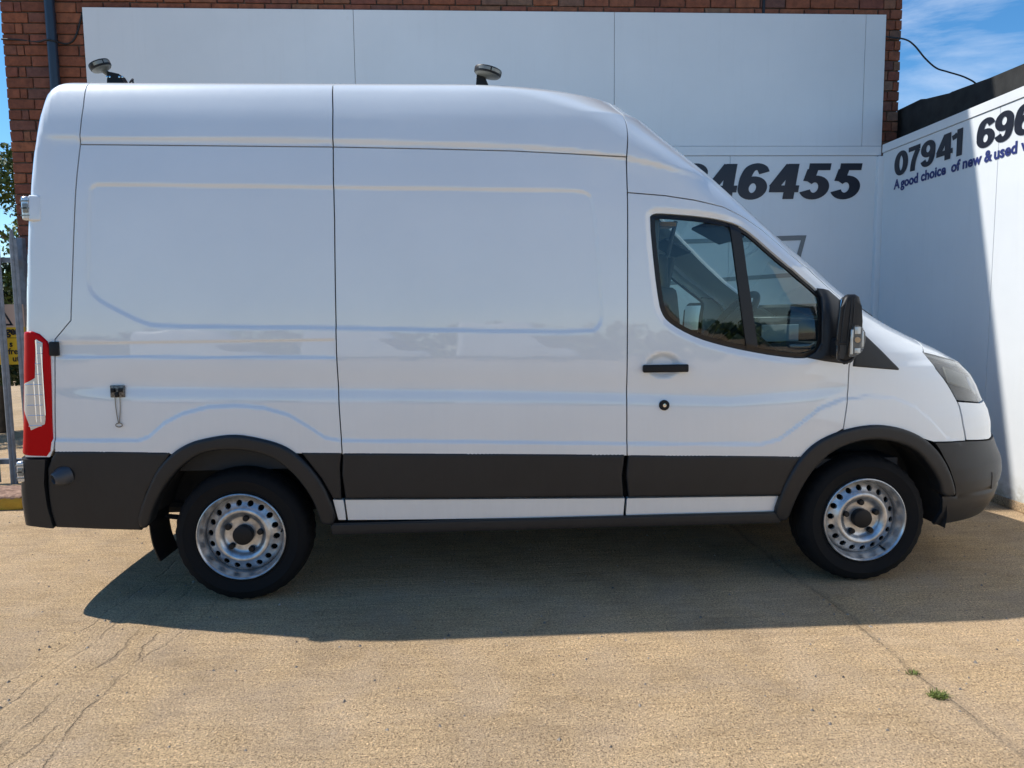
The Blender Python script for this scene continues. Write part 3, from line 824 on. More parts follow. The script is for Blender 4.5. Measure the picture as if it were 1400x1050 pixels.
OUT = {
'rear_corner':[(-2.342,2.393),(-2.335,2.252),(-2.344,2.056),(-2.359,1.862),(-2.385,1.508),(-2.41,1.194),(-2.491,1.102),(-2.52,0.609),(-2.528,0.557),(-2.549,0.516),(-4.264,0.517),(-4.263,0.537),(-4.246,0.745),(-4.225,0.954),(-4.203,1.162),(-4.176,1.37),(-4.146,1.579),(-4.105,1.787),(-4.053,1.995),(-3.959,2.203),(-3.743,2.412),(-3.355,2.62),(-2.969,2.828),(-2.584,3.037),(-2.215,3.245),(-2.342,3.245)],
'roof_rear':[(-2.344,2.056),(-1.671,2.049),(-1.119,2.043),(-1.12,2.235),(-1.13,2.396),(-1.13,3.245),(-2.342,3.245),(-2.342,2.393),(-2.335,2.252)],
'roof_mid':[(-1.119,2.043),(-0.594,2.032),(-0.228,2.022),(0.068,2.007),(0.354,1.988),(0.371,2.191),(0.371,3.245),(-1.13,3.245),(-1.13,2.396),(-1.12,2.235)],
'rear_side':[(-2.344,2.056),(-1.671,2.049),(-1.119,2.043),(-1.118,1.678),(-1.123,1.317),(-1.125,1.025),(-1.12,0.729),(-1.113,0.515),(-1.114,0.503),(-1.363,0.509),(-1.406,0.521),(-1.517,0.565),(-1.653,0.591),(-1.81,0.564),(-1.947,0.514),(-1.985,0.526),(-2.526,0.542),(-2.52,0.609),(-2.491,1.102),(-2.41,1.194),(-2.385,1.508),(-2.359,1.862)],
'mid_side':[(-1.119,2.043),(-0.594,2.032),(-0.228,2.022),(0.068,2.007),(0.354,1.988),(0.355,1.807),(0.351,1.301),(0.346,0.702),(0.348,0.478),(0.349,0.459),(-0.625,0.485),(-1.114,0.499),(-1.113,0.515),(-1.12,0.729),(-1.125,1.025),(-1.123,1.317),(-1.118,1.678)],
'cab':[(0.355,1.807),(0.55,1.791),(0.697,1.768),(0.854,1.733),(0.981,1.68),(1.088,1.619),(1.242,1.489),(1.548,1.269),(1.59,1.195),(1.585,1.11),(1.991,1.17),(1.887,1.234),(1.788,1.298),(1.69,1.362),(1.595,1.426),(1.524,1.49),(1.454,1.554),(1.389,1.618),(1.326,1.683),(1.263,1.747),(1.201,1.811),(1.138,1.875),(1.082,1.939),(1.048,2.003),(1.017,2.067),(0.989,2.131),(1.719,2.131),(1.334,2.29),(0.69,2.449),(0.273,2.608),(-0.078,2.768),(-0.428,2.927),(-0.772,3.086),(-1.088,3.245),(0.371,3.245),(0.371,2.191),(0.354,1.988),(0.355,1.807)],
'windscreen':[(0.989,2.131),(1.017,2.067),(1.048,2.003),(1.082,1.939),(1.138,1.875),(1.201,1.811),(1.263,1.747),(1.326,1.683),(1.389,1.618),(1.454,1.554),(1.524,1.49),(1.595,1.426),(1.69,1.362),(1.788,1.298),(1.887,1.234),(1.991,1.17),(2.84,1.17),(2.785,1.234),(2.738,1.298),(2.696,1.362),(2.658,1.426),(2.579,1.49),(2.502,1.554),(2.425,1.618),(2.35,1.683),(2.275,1.747),(2.199,1.811),(2.123,1.875),(2.042,1.939),(1.938,2.003),(1.83,2.067),(1.719,2.131)],
'cowl':[(1.849,1.245),(1.893,1.217),(1.941,1.188),(1.989,1.16),(2.851,1.16),(2.824,1.188),(2.8,1.217),(2.776,1.245)],
'door':[(0.355,1.807),(0.55,1.791),(0.697,1.768),(0.854,1.733),(0.981,1.68),(1.088,1.619),(1.242,1.489),(1.548,1.269),(1.59,1.195),(1.585,1.11),(1.517,0.91),(1.516,0.795),(1.503,0.68),(1.492,0.579),(1.37,0.511),(1.28,0.43),(0.903,0.442),(0.349,0.459),(0.348,0.478),(0.346,0.702),(0.351,1.301)],
'window_outer':[(0.47,1.681),(0.485,1.695),(0.511,1.701),(0.605,1.695),(0.737,1.683),(0.891,1.657),(0.952,1.635),(1.012,1.598),(1.127,1.497),(1.248,1.402),(1.381,1.307),(1.403,1.277),(1.383,1.14),(1.378,1.026),(1.359,0.985),(1.317,0.963),(1.27,0.952),(1.123,0.969),(0.968,0.998),(0.833,1.03),(0.718,1.066),(0.623,1.112),(0.558,1.157),(0.532,1.195),(0.517,1.244),(0.494,1.411)],
'glass_main':[(0.492,1.673),(0.511,1.684),(0.624,1.674),(0.756,1.663),(0.886,1.642),(0.92,1.37),(0.968,1.032),(0.891,1.041),(0.756,1.08),(0.65,1.126),(0.581,1.172),(0.551,1.21),(0.539,1.262),(0.513,1.429)],
'glass_quarter':[(0.938,1.624),(0.992,1.586),(1.115,1.481),(1.236,1.387),(1.36,1.292),(1.368,1.265),(1.358,1.14),(1.354,1.042),(1.331,1.004),(1.27,0.978),(1.13,0.996),(1.029,1.016),(0.997,1.182),(0.961,1.444)],
'divider':[(0.883,1.657),(0.94,1.643),(0.973,1.407),(1.008,1.182),(1.037,0.993),(0.976,1.002),(0.943,1.22),(0.912,1.445)],
'sail':[(1.375,1.319),(1.459,1.304),(1.528,1.254),(1.562,1.187),(1.559,1.11),(1.509,0.918),(1.387,0.935),(1.293,0.955),(1.343,0.985),(1.37,1.03),(1.374,1.14),(1.391,1.273)],
'fender_triangle':[(1.588,1.095),(1.621,1.064),(1.791,0.889),(1.787,0.882),(1.536,0.906),(1.548,1.005)],
'fender':[(1.517,0.91),(1.576,1.103),(1.759,1.17),(2.001,1.17),(2.053,1.14),(2.131,1.097),(2.221,1.049),(2.008,0.965),(2.039,0.877),(2.098,0.798),(2.156,0.706),(2.168,0.678),(2.182,0.58),(2.206,0.488),(1.99,0.496),(1.934,0.514),(1.802,0.557),(1.658,0.58),(1.497,0.555),(1.492,0.579),(1.503,0.68),(1.516,0.795)],
'bonnet':[(2.008,0.965),(2.207,0.929),(2.481,0.886),(2.497,0.874),(3.184,0.886),(3.134,0.918),(3.097,0.949),(3.062,0.981),(3.02,1.012),(2.98,1.044),(2.943,1.075),(2.907,1.107),(2.875,1.138),(2.84,1.17),(2.001,1.17),(2.053,1.14),(2.131,1.097),(2.221,1.049)],
'headlight':[(2.003,0.962),(2.195,0.926),(2.417,0.887),(2.49,0.869),(2.585,0.828),(2.622,0.736),(2.623,0.677),(2.396,0.677),(2.156,0.706),(2.098,0.798),(2.039,0.877)],
'bumper_upper':[(2.155,0.702),(2.393,0.675),(2.635,0.674),(3.327,0.682),(3.358,0.642),(3.384,0.602),(3.404,0.562),(3.415,0.522),(3.424,0.482),(2.447,0.47),(2.206,0.492),(2.182,0.58),(2.168,0.678)],
'grille':[(2.49,0.869),(2.585,0.828),(2.622,0.736),(2.623,0.677),(3.327,0.682),(3.298,0.723),(3.281,0.764),(3.257,0.804),(3.226,0.845),(3.184,0.886)],
'front_bumper':[(1.986,0.497),(2.206,0.49),(2.445,0.468),(3.424,0.482),(3.453,0.431),(3.477,0.379),(3.494,0.328),(3.499,0.277),(3.488,0.225),(3.471,0.174),(3.448,0.123),(3.412,0.071),(3.357,0.02),(2.599,0.044),(2.171,0.036),(2.041,0.029),(2.055,0.071),(2.073,0.11),(2.062,0.197),(2.143,0.192),(2.128,0.252),(2.084,0.349),(2.018,0.456)],
'arch_front':[(1.143,0.1),(1.175,0.238),(1.218,0.347),(1.271,0.442),(1.357,0.523),(1.496,0.579),(1.657,0.603),(1.801,0.581),(1.919,0.53),(2.01,0.456),(2.084,0.349),(2.128,0.252),(2.145,0.192),(2.058,0.197),(2.04,0.269),(1.985,0.353),(1.894,0.456),(1.766,0.51),(1.622,0.525),(1.462,0.481),(1.356,0.39),(1.287,0.276),(1.248,0.171),(1.223,0.071)],
'arch_rear':[(-2.165,0.149),(-2.13,0.26),(-2.053,0.414),(-2.004,0.478),(-1.945,0.533),(-1.885,0.569),(-1.815,0.594),(-1.651,0.62),(-1.512,0.593),(-1.397,0.555),(-1.317,0.491),(-1.241,0.394),(-1.185,0.275),(-1.157,0.124),(-1.239,0.127),(-1.247,0.176),(-1.276,0.277),(-1.341,0.385),(-1.427,0.474),(-1.534,0.524),(-1.674,0.542),(-1.801,0.53),(-1.904,0.468),(-1.993,0.374),(-2.069,0.251),(-2.11,0.127)],
'trim_rear':[(-2.55,0.509),(-2.521,0.553),(-2.263,0.546),(-1.97,0.535),(-1.957,0.526),(-2.014,0.44),(-2.09,0.33),(-2.131,0.217),(-2.148,0.116),(-2.347,0.128),(-2.572,0.145),(-2.585,0.229),(-2.584,0.339),(-2.573,0.461)],
'trim_rear_front':[(-1.326,0.519),(-1.113,0.513),(-1.125,0.426),(-1.126,0.261),(-1.174,0.263),(-1.224,0.371)],
'trim_mid':[(-1.113,0.513),(-0.624,0.5),(0.341,0.473),(0.328,0.352),(0.339,0.231),(-0.631,0.248),(-1.111,0.259),(-1.123,0.388)],
'trim_door':[(0.352,0.47),(0.902,0.454),(1.267,0.442),(1.296,0.433),(1.239,0.338),(1.192,0.217),(0.757,0.224),(0.358,0.23),(0.343,0.352)],
'sill_white_rear':[(-1.178,0.259),(-1.119,0.257),(-1.111,0.14),(-1.156,0.141)],
'sill_white_mid':[(-1.115,0.257),(-0.631,0.246),(0.347,0.227),(0.342,0.119),(-0.634,0.13),(-1.107,0.139)],
'sill_white_front':[(0.354,0.226),(0.757,0.222),(1.184,0.217),(1.163,0.104),(0.764,0.111),(0.35,0.118)],
'bumper_rear':[(-2.564,0.513),(-2.585,0.385),(-2.586,0.269),(-2.572,0.145),(-2.633,0.151),(-2.698,0.16),(-2.743,0.16),(-4.239,0.16),(-4.249,0.211),(-4.259,0.262),(-4.265,0.313),(-4.268,0.364),(-4.268,0.415),(-4.266,0.466),(-4.264,0.517)],
'tail_lamp':[(-2.593,1.146),(-2.559,1.132),(-2.523,1.095),(-2.511,1.059),(-2.518,0.828),(-2.527,0.609),(-2.539,0.546),(-2.564,0.517),(-2.721,0.53),(-2.716,0.758),(-2.701,0.974),(-2.683,1.143)],
'lamp_white':[(-2.578,1.11),(-2.541,1.088),(-2.552,0.901),(-2.55,0.712),(-2.556,0.683),(-2.629,0.652),(-2.654,0.758),(-2.644,0.888),(-2.593,0.916)],
'lamp_upper_frame':[(-2.698,0.458),(-2.678,0.462)],
'F_gutter':[(-2.425,2.086),(-1.672,2.083),(-1.119,2.075),(-0.594,2.06),(-0.227,2.047),(0.068,2.026),(0.347,1.988),(0.515,1.951),(0.764,1.889)],
'F_panel':[(-2.301,1.819),(-2.286,1.848),(-2.255,1.86),(-1.121,1.841),(0.064,1.822),(0.139,1.815),(0.179,1.782),(0.202,1.524),(0.222,1.191),(0.211,1.132),(0.162,1.099),(-0.464,1.115),(-1.121,1.138),(-1.979,1.156),(-2.063,1.172),(-2.221,1.256),(-2.289,1.3),(-2.319,1.347),(-2.323,1.4)],
'F_belt0':[(-2.538,1.085),(-2.054,1.078),(-1.592,1.077),(-1.13,1.08)],
'F_belt1':[(-2.541,1.02),(-2.057,1.011),(-1.595,1.002),(-1.133,0.996)],
'F_swage':[(-2.557,0.872),(-2.064,0.864),(-1.149,0.841),(-0.395,0.821),(0.346,0.793),(0.894,0.768),(1.281,0.792),(1.515,0.814),(1.793,0.79),(2.112,0.72)],
'F_low':[(-2.576,0.606),(-2.116,0.593),(-2.061,0.614),(-1.986,0.679),(-1.894,0.725),(-1.767,0.756),(-1.641,0.761),(-1.497,0.747),(-1.372,0.708),(-1.265,0.639),(-1.195,0.588),(-1.122,0.572),(-0.623,0.557),(0.34,0.525),(1.056,0.506),(1.153,0.531),(1.267,0.615),(1.362,0.69),(1.478,0.734),(1.615,0.751),(1.754,0.741),(1.877,0.691),(1.985,0.603),(2.063,0.521),(2.152,0.48),(2.391,0.481)],
'F_cup':[(0.536,0.937),(0.631,0.935),(0.536,0.869)],
'F_crease':[(2.063,0.193),(2.176,0.19),(2.341,0.193),(2.5,0.207)],
'handle':[(0.426,0.916),(0.662,0.908)],
'lock':[(0.541,0.721)],
'hasp':[(-2.204,0.841),(-2.217,0.684)],
'stub':[(-2.496,0.421)],
'hinge':[(-2.549,1.739)],
'markertop':[(-2.575,1.736)],
'markerlow':[(-2.664,0.444)],
'fog':[(2.401,0.304),(2.458,0.288),(2.488,0.205),(2.426,0.198)],
'black_tab':[(-2.497,1.056)],
}
FX = np.array([(0,2.642),(0.069,2.695),(0.138,2.728),(0.207,2.745),(0.276,2.755),(0.345,2.744),(0.414,2.709),(0.483,2.685),(0.552,2.688),(0.621,2.674),(0.69,2.641),(0.759,2.617),(0.828,2.579),(0.897,2.511),(0.966,2.382),(1.035,2.224),(1.104,2.078),(1.173,1.947),(1.242,1.835),(1.311,1.733),(1.38,1.636),(1.449,1.544),(1.518,1.459),(1.586,1.376),(1.655,1.294),(1.724,1.214),(1.793,1.134),(1.862,1.053),(1.931,0.974),(2,0.898),(2.069,0.823),(2.138,0.748),(2.207,0.676),(2.276,0.617),(2.345,0.57),(2.414,0.534),(2.483,0.5),(2.552,0.463),(2.621,0.425),(2.69,0.387),(2.759,0.349),(2.828,0.311),(2.897,0.273),(2.966,0.236),(3.035,0.198),(3.104,0.16),(3.173,0.122),(3.196,0.109),(4,0.109)])
RX = np.array([(0,-2.836),(0.069,-2.822),(0.138,-2.813),(0.207,-2.812),(0.276,-2.812),(0.345,-2.807),(0.414,-2.798),(0.483,-2.788),(0.552,-2.78),(0.621,-2.771),(0.69,-2.764),(0.759,-2.758),(0.828,-2.753),(0.897,-2.748),(0.966,-2.744),(1.035,-2.739),(1.104,-2.735),(1.173,-2.731),(1.242,-2.726),(1.311,-2.722),(1.38,-2.717),(1.449,-2.712),(1.518,-2.708),(1.586,-2.703),(1.655,-2.697),(1.724,-2.691),(1.793,-2.684),(1.862,-2.677),(1.931,-2.669),(2,-2.663),(2.069,-2.658),(2.138,-2.655),(2.207,-2.652),(2.276,-2.647),(2.345,-2.64),(2.414,-2.628),(2.483,-2.612),(2.552,-2.595),(2.621,-2.578),(2.69,-2.56),(2.759,-2.543),(2.828,-2.526),(2.897,-2.509),(2.966,-2.492),(3.035,-2.474),(3.104,-2.457),(3.173,-2.44),(3.196,-2.434),(4,-2.434)])

VM = float(VMAX)
def ln(name):
    a = np.array(OUT[name]); o = np.argsort(a[:, 0]); return a[o, 0], a[o, 1]
def vline(name, u):
    a, b = ln(name); return np.interp(u, a, b)
def sstep(x, a, b):
    t = np.clip((x - a) / (b - a), 0, 1); return t * t * (3 - 2 * t)
def seg_dist(P, poly):
    A = np.asarray(poly, float); Bp = np.roll(A, -1, 0)
    out = np.full(len(P), 1e9)
    for i in range(0, len(P), 4000):
        p = P[i:i + 4000, None, :]
        d = Bp - A; t = np.clip(((p - A) * d).sum(-1) / np.maximum((d * d).sum(-1), 1e-12), 0, 1)
        q = A + d * t[..., None]
        out[i:i + 4000] = np.sqrt(((p - q) ** 2).sum(-1)).min(1)
    return out
def inside(P, poly):
    A = np.asarray(poly, float); Bp = np.roll(A, -1, 0)
    c = np.zeros(len(P), bool)
    for (x0, y0), (x1, y1) in zip(A, Bp):
        m = (y0 > P[:, 1]) != (y1 > P[:, 1])
        c ^= m & (P[:, 0] < (x1 - x0) * (P[:, 1] - y0) / (y1 - y0 + 1e-15) + x0)
    return c
def chaikin(poly, n=1):
    P = np.asarray(poly, float)
    for _ in range(n):
        Q = np.roll(P, -1, 0); P = np.stack([P * .75 + Q * .25, P * .25 + Q * .75], 1).reshape(-1, 2)
    return P
PANEL = chaikin(OUT['F_panel'], 1)
WINO = chaikin(OUT['window_outer'], 1)
def disp(u, v):
    """inward displacement of the skin: pressings, grooves, swages"""
    P = np.stack([u, v], -1).reshape(-1, 2)
    d = np.zeros(len(P)); uu, vv = P[:, 0], P[:, 1]
    # gutter overhang along the roof
    g = vline('F_gutter', uu); fade = (1 - sstep(uu, 0.55, 0.95)) * sstep(uu, -2.58, -2.44)
    d += 0.012 * fade * (1 - sstep(vv, g - 0.020, g + 0.012)) * sstep(vv, g - 0.30, g - 0.03)
    # large recessed side panel
    m = (uu > -2.6) & (uu < .45) & (vv > .9) & (vv < 2.05)
    if m.any():
        s = seg_dist(P[m], PANEL); s = np.where(inside(P[m], PANEL), -s, s)
        d[m] += 0.008 * (1 - sstep(s, -0.014, 0.008))
    # belt rail groove on the rear quarter
    a, b = vline('F_belt0', uu), vline('F_belt1', uu)
    ue = OUT['F_belt0'][-1][0]; ends = sstep(uu, -2.52, -2.46) * (1 - sstep(uu, ue - 0.004, ue + 0.004))
    d += 0.006 * ends * (1 - sstep(vv, a - 0.004, a + 0.009)) * sstep(vv, b - 0.009, b + 0.004)
    # broad concave swage along the flank
    w = vline('F_swage', uu); ends = sstep(uu, -2.62, -2.05) * (1 - sstep(uu, 1.3, 1.75))
    t = (vv - w)
    d += 0.0095 * ends * np.exp(-np.where(t > 0, t / 0.075, t / 0.045) ** 2)
    # lower flare, lifting over the wheel arches
    w = vline('F_low', uu)
    d -= 0.0075 * (1 - sstep(vv, w - 0.012, w + 0.010)) * sstep(uu, -2.7, -2.55) * (1 - sstep(uu, 2.1, 2.4))
    # door handle cup
    c, ex, ey = OUT['F_cup']; ru, rv = abs(ex[0] - c[0]), abs(ey[1] - c[1])
    q = np.hypot((uu - c[0]) / ru, (vv - c[1] + .01) / rv)
    d += 0.020 * (1 - sstep(q, 0.55, 1.05))
    # turned-in edge round the door window
    m = (uu > .3) & (uu < 1.6) & (vv > .85) & (vv < 1.95)
    if m.any():
        s = seg_dist(P[m], WINO)
        d[m] += 0.010 * (1 - sstep(s, 0.0, 0.035))
    # bumper lip crease
    if (uu > 1.8).any():
        w = vline('F_crease', uu); d += 0.008 * sstep(uu, 1.95, 2.05) * np.exp(-((vv - w) / 0.008) ** 2)
    return d.reshape(np.shape(u))
def bnorm(u, v):
    h = 0.004
    a = base(u + h, v) - base(u - h, v); b = base(u, np.minimum(v + h, VM)) - base(u, np.maximum(v - h, 0))
    n = np.cross(a, b); l = np.linalg.norm(n, axis=-1, keepdims=True)
    n = np.where(l > 1e-12, n / np.maximum(l, 1e-12), np.array([0, 0, 1.0]))
    return n
def skin(u, v, off=0.0, pressed=True):
    n = bnorm(u, v); p = base(u, v)
    d = (disp(u, v) if pressed else 0.0) - off
    return p - n * np.asarray(d)[..., None] if np.ndim(d) else p - n * d
def skin_normal(u, v, pressed=True):
    h = 0.003
    a = skin(u + h, v, 0, pressed) - skin(u - h, v, 0, pressed)
    b = skin(u, np.minimum(v + h, VM), 0, pressed) - skin(u, np.maximum(v - h, 0), 0, pressed)
    n = np.cross(a, b); l = np.linalg.norm(n, axis=-1, keepdims=True)
    return np.where(l > 1e-10, n / np.maximum(l, 1e-10), bnorm(u, v))
def resample(poly, step):
    P = np.asarray(poly, float); out = []
    for a, b in zip(P, np.roll(P, -1, 0)):
        L_ = np.hypot(*(b - a))
        if L_ < 1e-5: continue
        k = max(1, int(math.ceil(L_ / step)))
        for i in range(k): out.append(a + (b - a) * i / k)
    return np.array(out)
def inset(P, g):
    area = 0.5 * np.sum(P[:, 0] * np.roll(P[:, 1], -1) - np.roll(P[:, 0], -1) * P[:, 1])
    s = 1 if area > 0 else -1
    t0 = P - np.roll(P, 1, 0); t1 = np.roll(P, -1, 0) - P
    t0 /= np.maximum(np.linalg.norm(t0, axis=1)[:, None], 1e-9); t1 /= np.maximum(np.linalg.norm(t1, axis=1)[:, None], 1e-9)
    n0 = np.stack([-t0[:, 1], t0[:, 0]], 1) * s; n1 = np.stack([-t1[:, 1], t1[:, 0]], 1) * s
    n = n0 + n1; ln_ = np.linalg.norm(n, axis=1)[:, None]; n = n / np.maximum(ln_, 1e-6)
    k = np.clip(1.0 / np.maximum((n * n0).sum(1), 0.5), 1, 2)
    ur, uf = uend(P[:, 1])
    free = (P[:, 1] < VM - 0.004) & (P[:, 0] < uf - 0.006) & (P[:, 0] > ur + 0.006)
    return P + n * (g * k * free)[:, None]
MIRROR = Matrix.Translation((0, W, 0)) @ Matrix.Diagonal((1, -1, 1, 1))
def surface_mesh(name, poly, holes=(), off=0.0, step=0.02, gap=0.0032, rim=0.025, bevel=0.0, smooth_outline=0, joined=False, pressed=True):
    loops = [poly] + list(holes)
    rings = []
    for i, lp in enumerate(loops):
        p = np.asarray(lp, float)
        if smooth_outline: p = chaikin(p, smooth_outline)
        p = resample(p, step)
        if i == 0: p = inset(p, gap)
        else: p = inset(p, -gap)
        rings.append(p)
    outer = rings[0]
    lo, hi = outer.min(0), outer.max(0)
    gu, gv = np.meshgrid(np.arange(lo[0] + step / 2, hi[0], step), np.arange(lo[1] + step / 2, hi[1], step))
    G = np.stack([gu.ravel(), gv.ravel()], 1)
    extra = []
    if bevel > 0:
        for p in rings[:1]:
            for f in (0.18, 0.5, 1.0): extra.append(inset(p, bevel * f))
        G = np.concatenate([G] + extra)
    keep = inside(G, outer)
    for h in rings[1:]: keep &= ~inside(G, h)
    G = G[keep]
    dist = np.full(len(G), 1e9)
    for p in rings: dist = np.minimum(dist, seg_dist(G, p))
    m = dist > (0.10 * bevel if bevel > 0 else 0.45 * step)
    if bevel > 0:
        base_n = keep.sum()
        thin = dist < 0.4 * step
        m &= (dist < bevel * 1.05) | ~thin
    G = G[m]
    pts = np.concatenate(rings + [G])
    edges = []; k = 0
    for p in rings:
        n = len(p); edges += [(k + i, k + (i + 1) % n) for i in range(n)]; k += n
    vo, eo, fo, ovi, _, _ = delaunay_2d_cdt([Vector(p) for p in pts], edges, [], 0, 1e-6)
    VV = np.array([(a.x, a.y) for a in vo])
    F = np.array([f for f in fo if len(f) == 3])
    C = VV[F].mean(1)
    ok = inside(C, outer)
    for h in rings[1:]: ok &= ~inside(C, h)
    F = F[ok]
    u, v = VV[:, 0], VV[:, 1]
    o = np.full(len(VV), float(off))
    if bevel > 0:
        d = seg_dist(VV, outer)
        t = np.clip(1 - d / bevel, 0, 1)
        o = off - bevel * 0.8 * (1 - np.sqrt(np.maximum(1 - t * t, 0)))
    P = skin(u, v, o, pressed)
    N = skin_normal(u, v, pressed)
    # boundary edges, for the turned-in rim
    cnt = {}
    for t in F.tolist():
        for a, b in ((t[0], t[1]), (t[1], t[2]), (t[2], t[0])): cnt[(a, b)] = cnt.get((a, b), 0) + 1
    be = [(a, b) for (a, b) in cnt if (b, a) not in cnt]
    ur, uf = uend(v)
    centre = (v > VM - 0.004) | (u > uf - 0.008) | (u < ur + 0.008)
    be = [(a, b) for a, b in be if not (centre[a] and centre[b])]
    faces = [tuple(t) for t in F.tolist()]
    verts = P.tolist(); norms = N.tolist()
    if rim > 0 and be:
        bn = bnorm(u, v)
        idx0, idx1 = {}, {}
        for a, b in be:
            for q in (a, b):
                if q not in idx0:
                    idx0[q] = len(verts); verts.append(P[q].tolist()); norms.append(None)
                    idx1[q] = len(verts); verts.append((P[q] - bn[q] * rim).tolist()); norms.append(None)
            faces.append((idx0[b], idx0[a], idx1[a], idx1[b]))
            fn = np.cross(P[a] - P[b], -bn[a])
            fn = fn / max(np.linalg.norm(fn), 1e-9)
            for q in (idx0[a], idx0[b], idx1[a], idx1[b]):
                norms[q] = fn.tolist()
    norms = [(n if n is not None else (0, 0, 1)) for n in norms]
    if joined:
        k = len(verts)
        verts += [(x, W - y, z) for x, y, z in verts]
        norms += [(x, -y, z) for x, y, z in norms]
        faces += [tuple(q + k for q in f[::-1]) for f in faces]
    me = bpy.data.meshes.new(name)
    me.from_pydata(verts, [], faces)
    me.polygons.foreach_set('use_smooth', [True] * len(me.polygons))
    if bevel <= 0: me.normals_split_custom_set_from_vertices([Vector(n) for n in norms])
    else: me.set_sharp_from_angle(angle=math.radians(50))
    me.update()
    return me
def mirrored(me):
    m = me.copy(); nv = len(m.vertices)
    m.transform(MIRROR); m.flip_normals()
    return m
class Van: pass
van = empty('panel_van', (0, W / 2, 0), 'white high-roof panel van with black lower trim and steel wheels parked side on', 'van')
def part(name, me, mat, parent=None, both=True, parent2=None):
    a = link_mesh(name, me, mat, parent or van)
    b = None
    if both:
        m2 = me.copy(); m2.materials.clear()
        custom = me.has_custom_normals
        if custom:
            nl = [Vector((n.vector.x, -n.vector.y, n.vector.z)) for n in me.corner_normals]
        m2.transform(MIRROR)
        m2.flip_normals()
        if custom:
            # loops are reversed per face by the flip
            out = [None] * len(nl)
            for p in me.polygons:
                l = list(p.loop_indices)
                rev = [l[0]] + l[1:][::-1]
                for x, y in zip(l, rev): out[x] = nl[y]
            m2.normals_split_custom_set(out)
        b = link_mesh(name, m2, mat, parent2 or parent or van)
    return a, b
def surf(name, key, mat, parent=None, both=True, parent2=None, **kw):
    return part(name, surface_mesh(name, OUT[key], **kw), mat, parent, both and not kw.get('joined'), parent2)

# painted panels
surf('rear_corner', 'rear_corner', 'paint', step=0.022, joined=True)
surf('roof_rear', 'roof_rear', 'paint', step=0.015, joined=True)
surf('roof_front', 'roof_mid', 'paint', step=0.015, joined=True)
surf('rear_side_panel', 'rear_side', 'paint', step=0.010)
surf('middle_side_panel', 'mid_side', 'paint', step=0.010)
surf('cab_roof_and_pillar', 'cab', 'paint', step=0.016, joined=True)
door, door_far = part('front_door', surface_mesh('front_door', OUT['door'], holes=[WINO], step=0.0125, rim=0.03), 'paint')
surf('front_wing', 'fender', 'paint', step=0.015)
surf('bonnet', 'bonnet', 'paint', step=0.022, joined=True)
surf('bumper_upper', 'bumper_upper', 'paint', step=0.02, joined=True, off=0.004)
surf('windscreen', 'windscreen', 'screen_glass', step=0.03, joined=True, off=-0.006, rim=0)
surf('windscreen_cowl', 'cowl', 'cap_black', step=0.03, joined=True, off=0.004, pressed=False)
surf('grille', 'grille', 'trim', step=0.025, joined=True, off=-0.01)
# door glass, seals, pillar trim
gi = np.array(OUT['window_outer'])
fr = surface_mesh('window_seal', WINO, holes=[inset(resample(WINO, .02), 0.022)], step=0.011, gap=-0.001, off=-0.012, rim=0.012)
part('window_seal', fr, 'seal', door, True, door_far)
surf('door_glass', 'glass_main', 'window_tint', door, True, door_far, step=0.03, off=-0.017, rim=0, gap=-0.02, smooth_outline=1)
surf('quarter_glass', 'glass_quarter', 'window_tint', door, True, door_far, step=0.03, off=-0.0172, rim=0, gap=-0.012, smooth_outline=1)
surf('window_divider', 'divider', 'seal', door, True, door_far, step=0.012, off=-0.008, rim=0.02, gap=0)
surf('mirror_base', 'sail', 'trim', door, True, door_far, step=0.012, off=0.006, rim=0.02, gap=0, bevel=0.006)
surf('wing_triangle', 'fender_triangle', 'trim', step=0.012, off=0.006, rim=0.012, gap=0, bevel=0.006)
# door handle and lock
def frame_at(uv, off=0.0, pressed=True):
    u, v = np.array([uv[0]]), np.array([uv[1]])
    p = skin(u, v, off, pressed)[0]; n = skin_normal(u, v, False)[0]
    n = Vector(n); x = Vector((1, 0, 0)) - n * n.x; x.normalize(); y = n.cross(x)
    M = Matrix((x, y, n)).transposed().to_4x4(); M.translation = Vector(p)
    return M
def local_part(name, bm, M, mat, parent=None, parent2=None, both=True, angle=40):
    bmesh.ops.transform(bm, matrix=M, verts=bm.verts)
    return part(name, bm_mesh(bm, name, True, angle), mat, parent, both, parent2)
h0, h1 = OUT['handle']
hm = ((h0[0] + h1[0]) / 2, (h0[1] + h1[1]) / 2)
M = frame_at(hm, 0.0, False)
hl = h1[0] - h0[0]
bm = bmesh.new(); box(bm, (0, 0, 0.026), (hl, 0.040, 0.020), bevel=0.009, seg=4)
for v in bm.verts:
    v.co.z -= 0.010 * (abs(v.co.x) / (hl / 2)) ** 2
    if abs(v.co.x) < hl * .28: v.co.y *= 0.88
box(bm, (-hl * .43, 0, 0.008), (0.03, 0.030, 0.03), bevel=0.006); box(bm, (hl * .43, 0, 0.008), (0.03, 0.030, 0.03), bevel=0.006)
local_part('handle', bm, M, 'cap_black', door, door_far)
M = frame_at(OUT['lock'][0])
bm = bmesh.new(); lathe(bm, [(0.027, -0.004), (0.027, 0.006), (0.024, 0.010), (0.012, 0.011), (0.011, 0.008), (0, 0.008)], 28)
lk, lk2 = local_part('lock', bm, M, 'cap_black', door, door_far)
bm = bmesh.new(); lathe(bm, [(0.010, 0.0082), (0.0095, 0.012), (0.004, 0.0125), (0.0035, 0.010), (0, 0.010)], 16)
local_part('lock_barrel', bm, M, 'chrome', door, door_far)

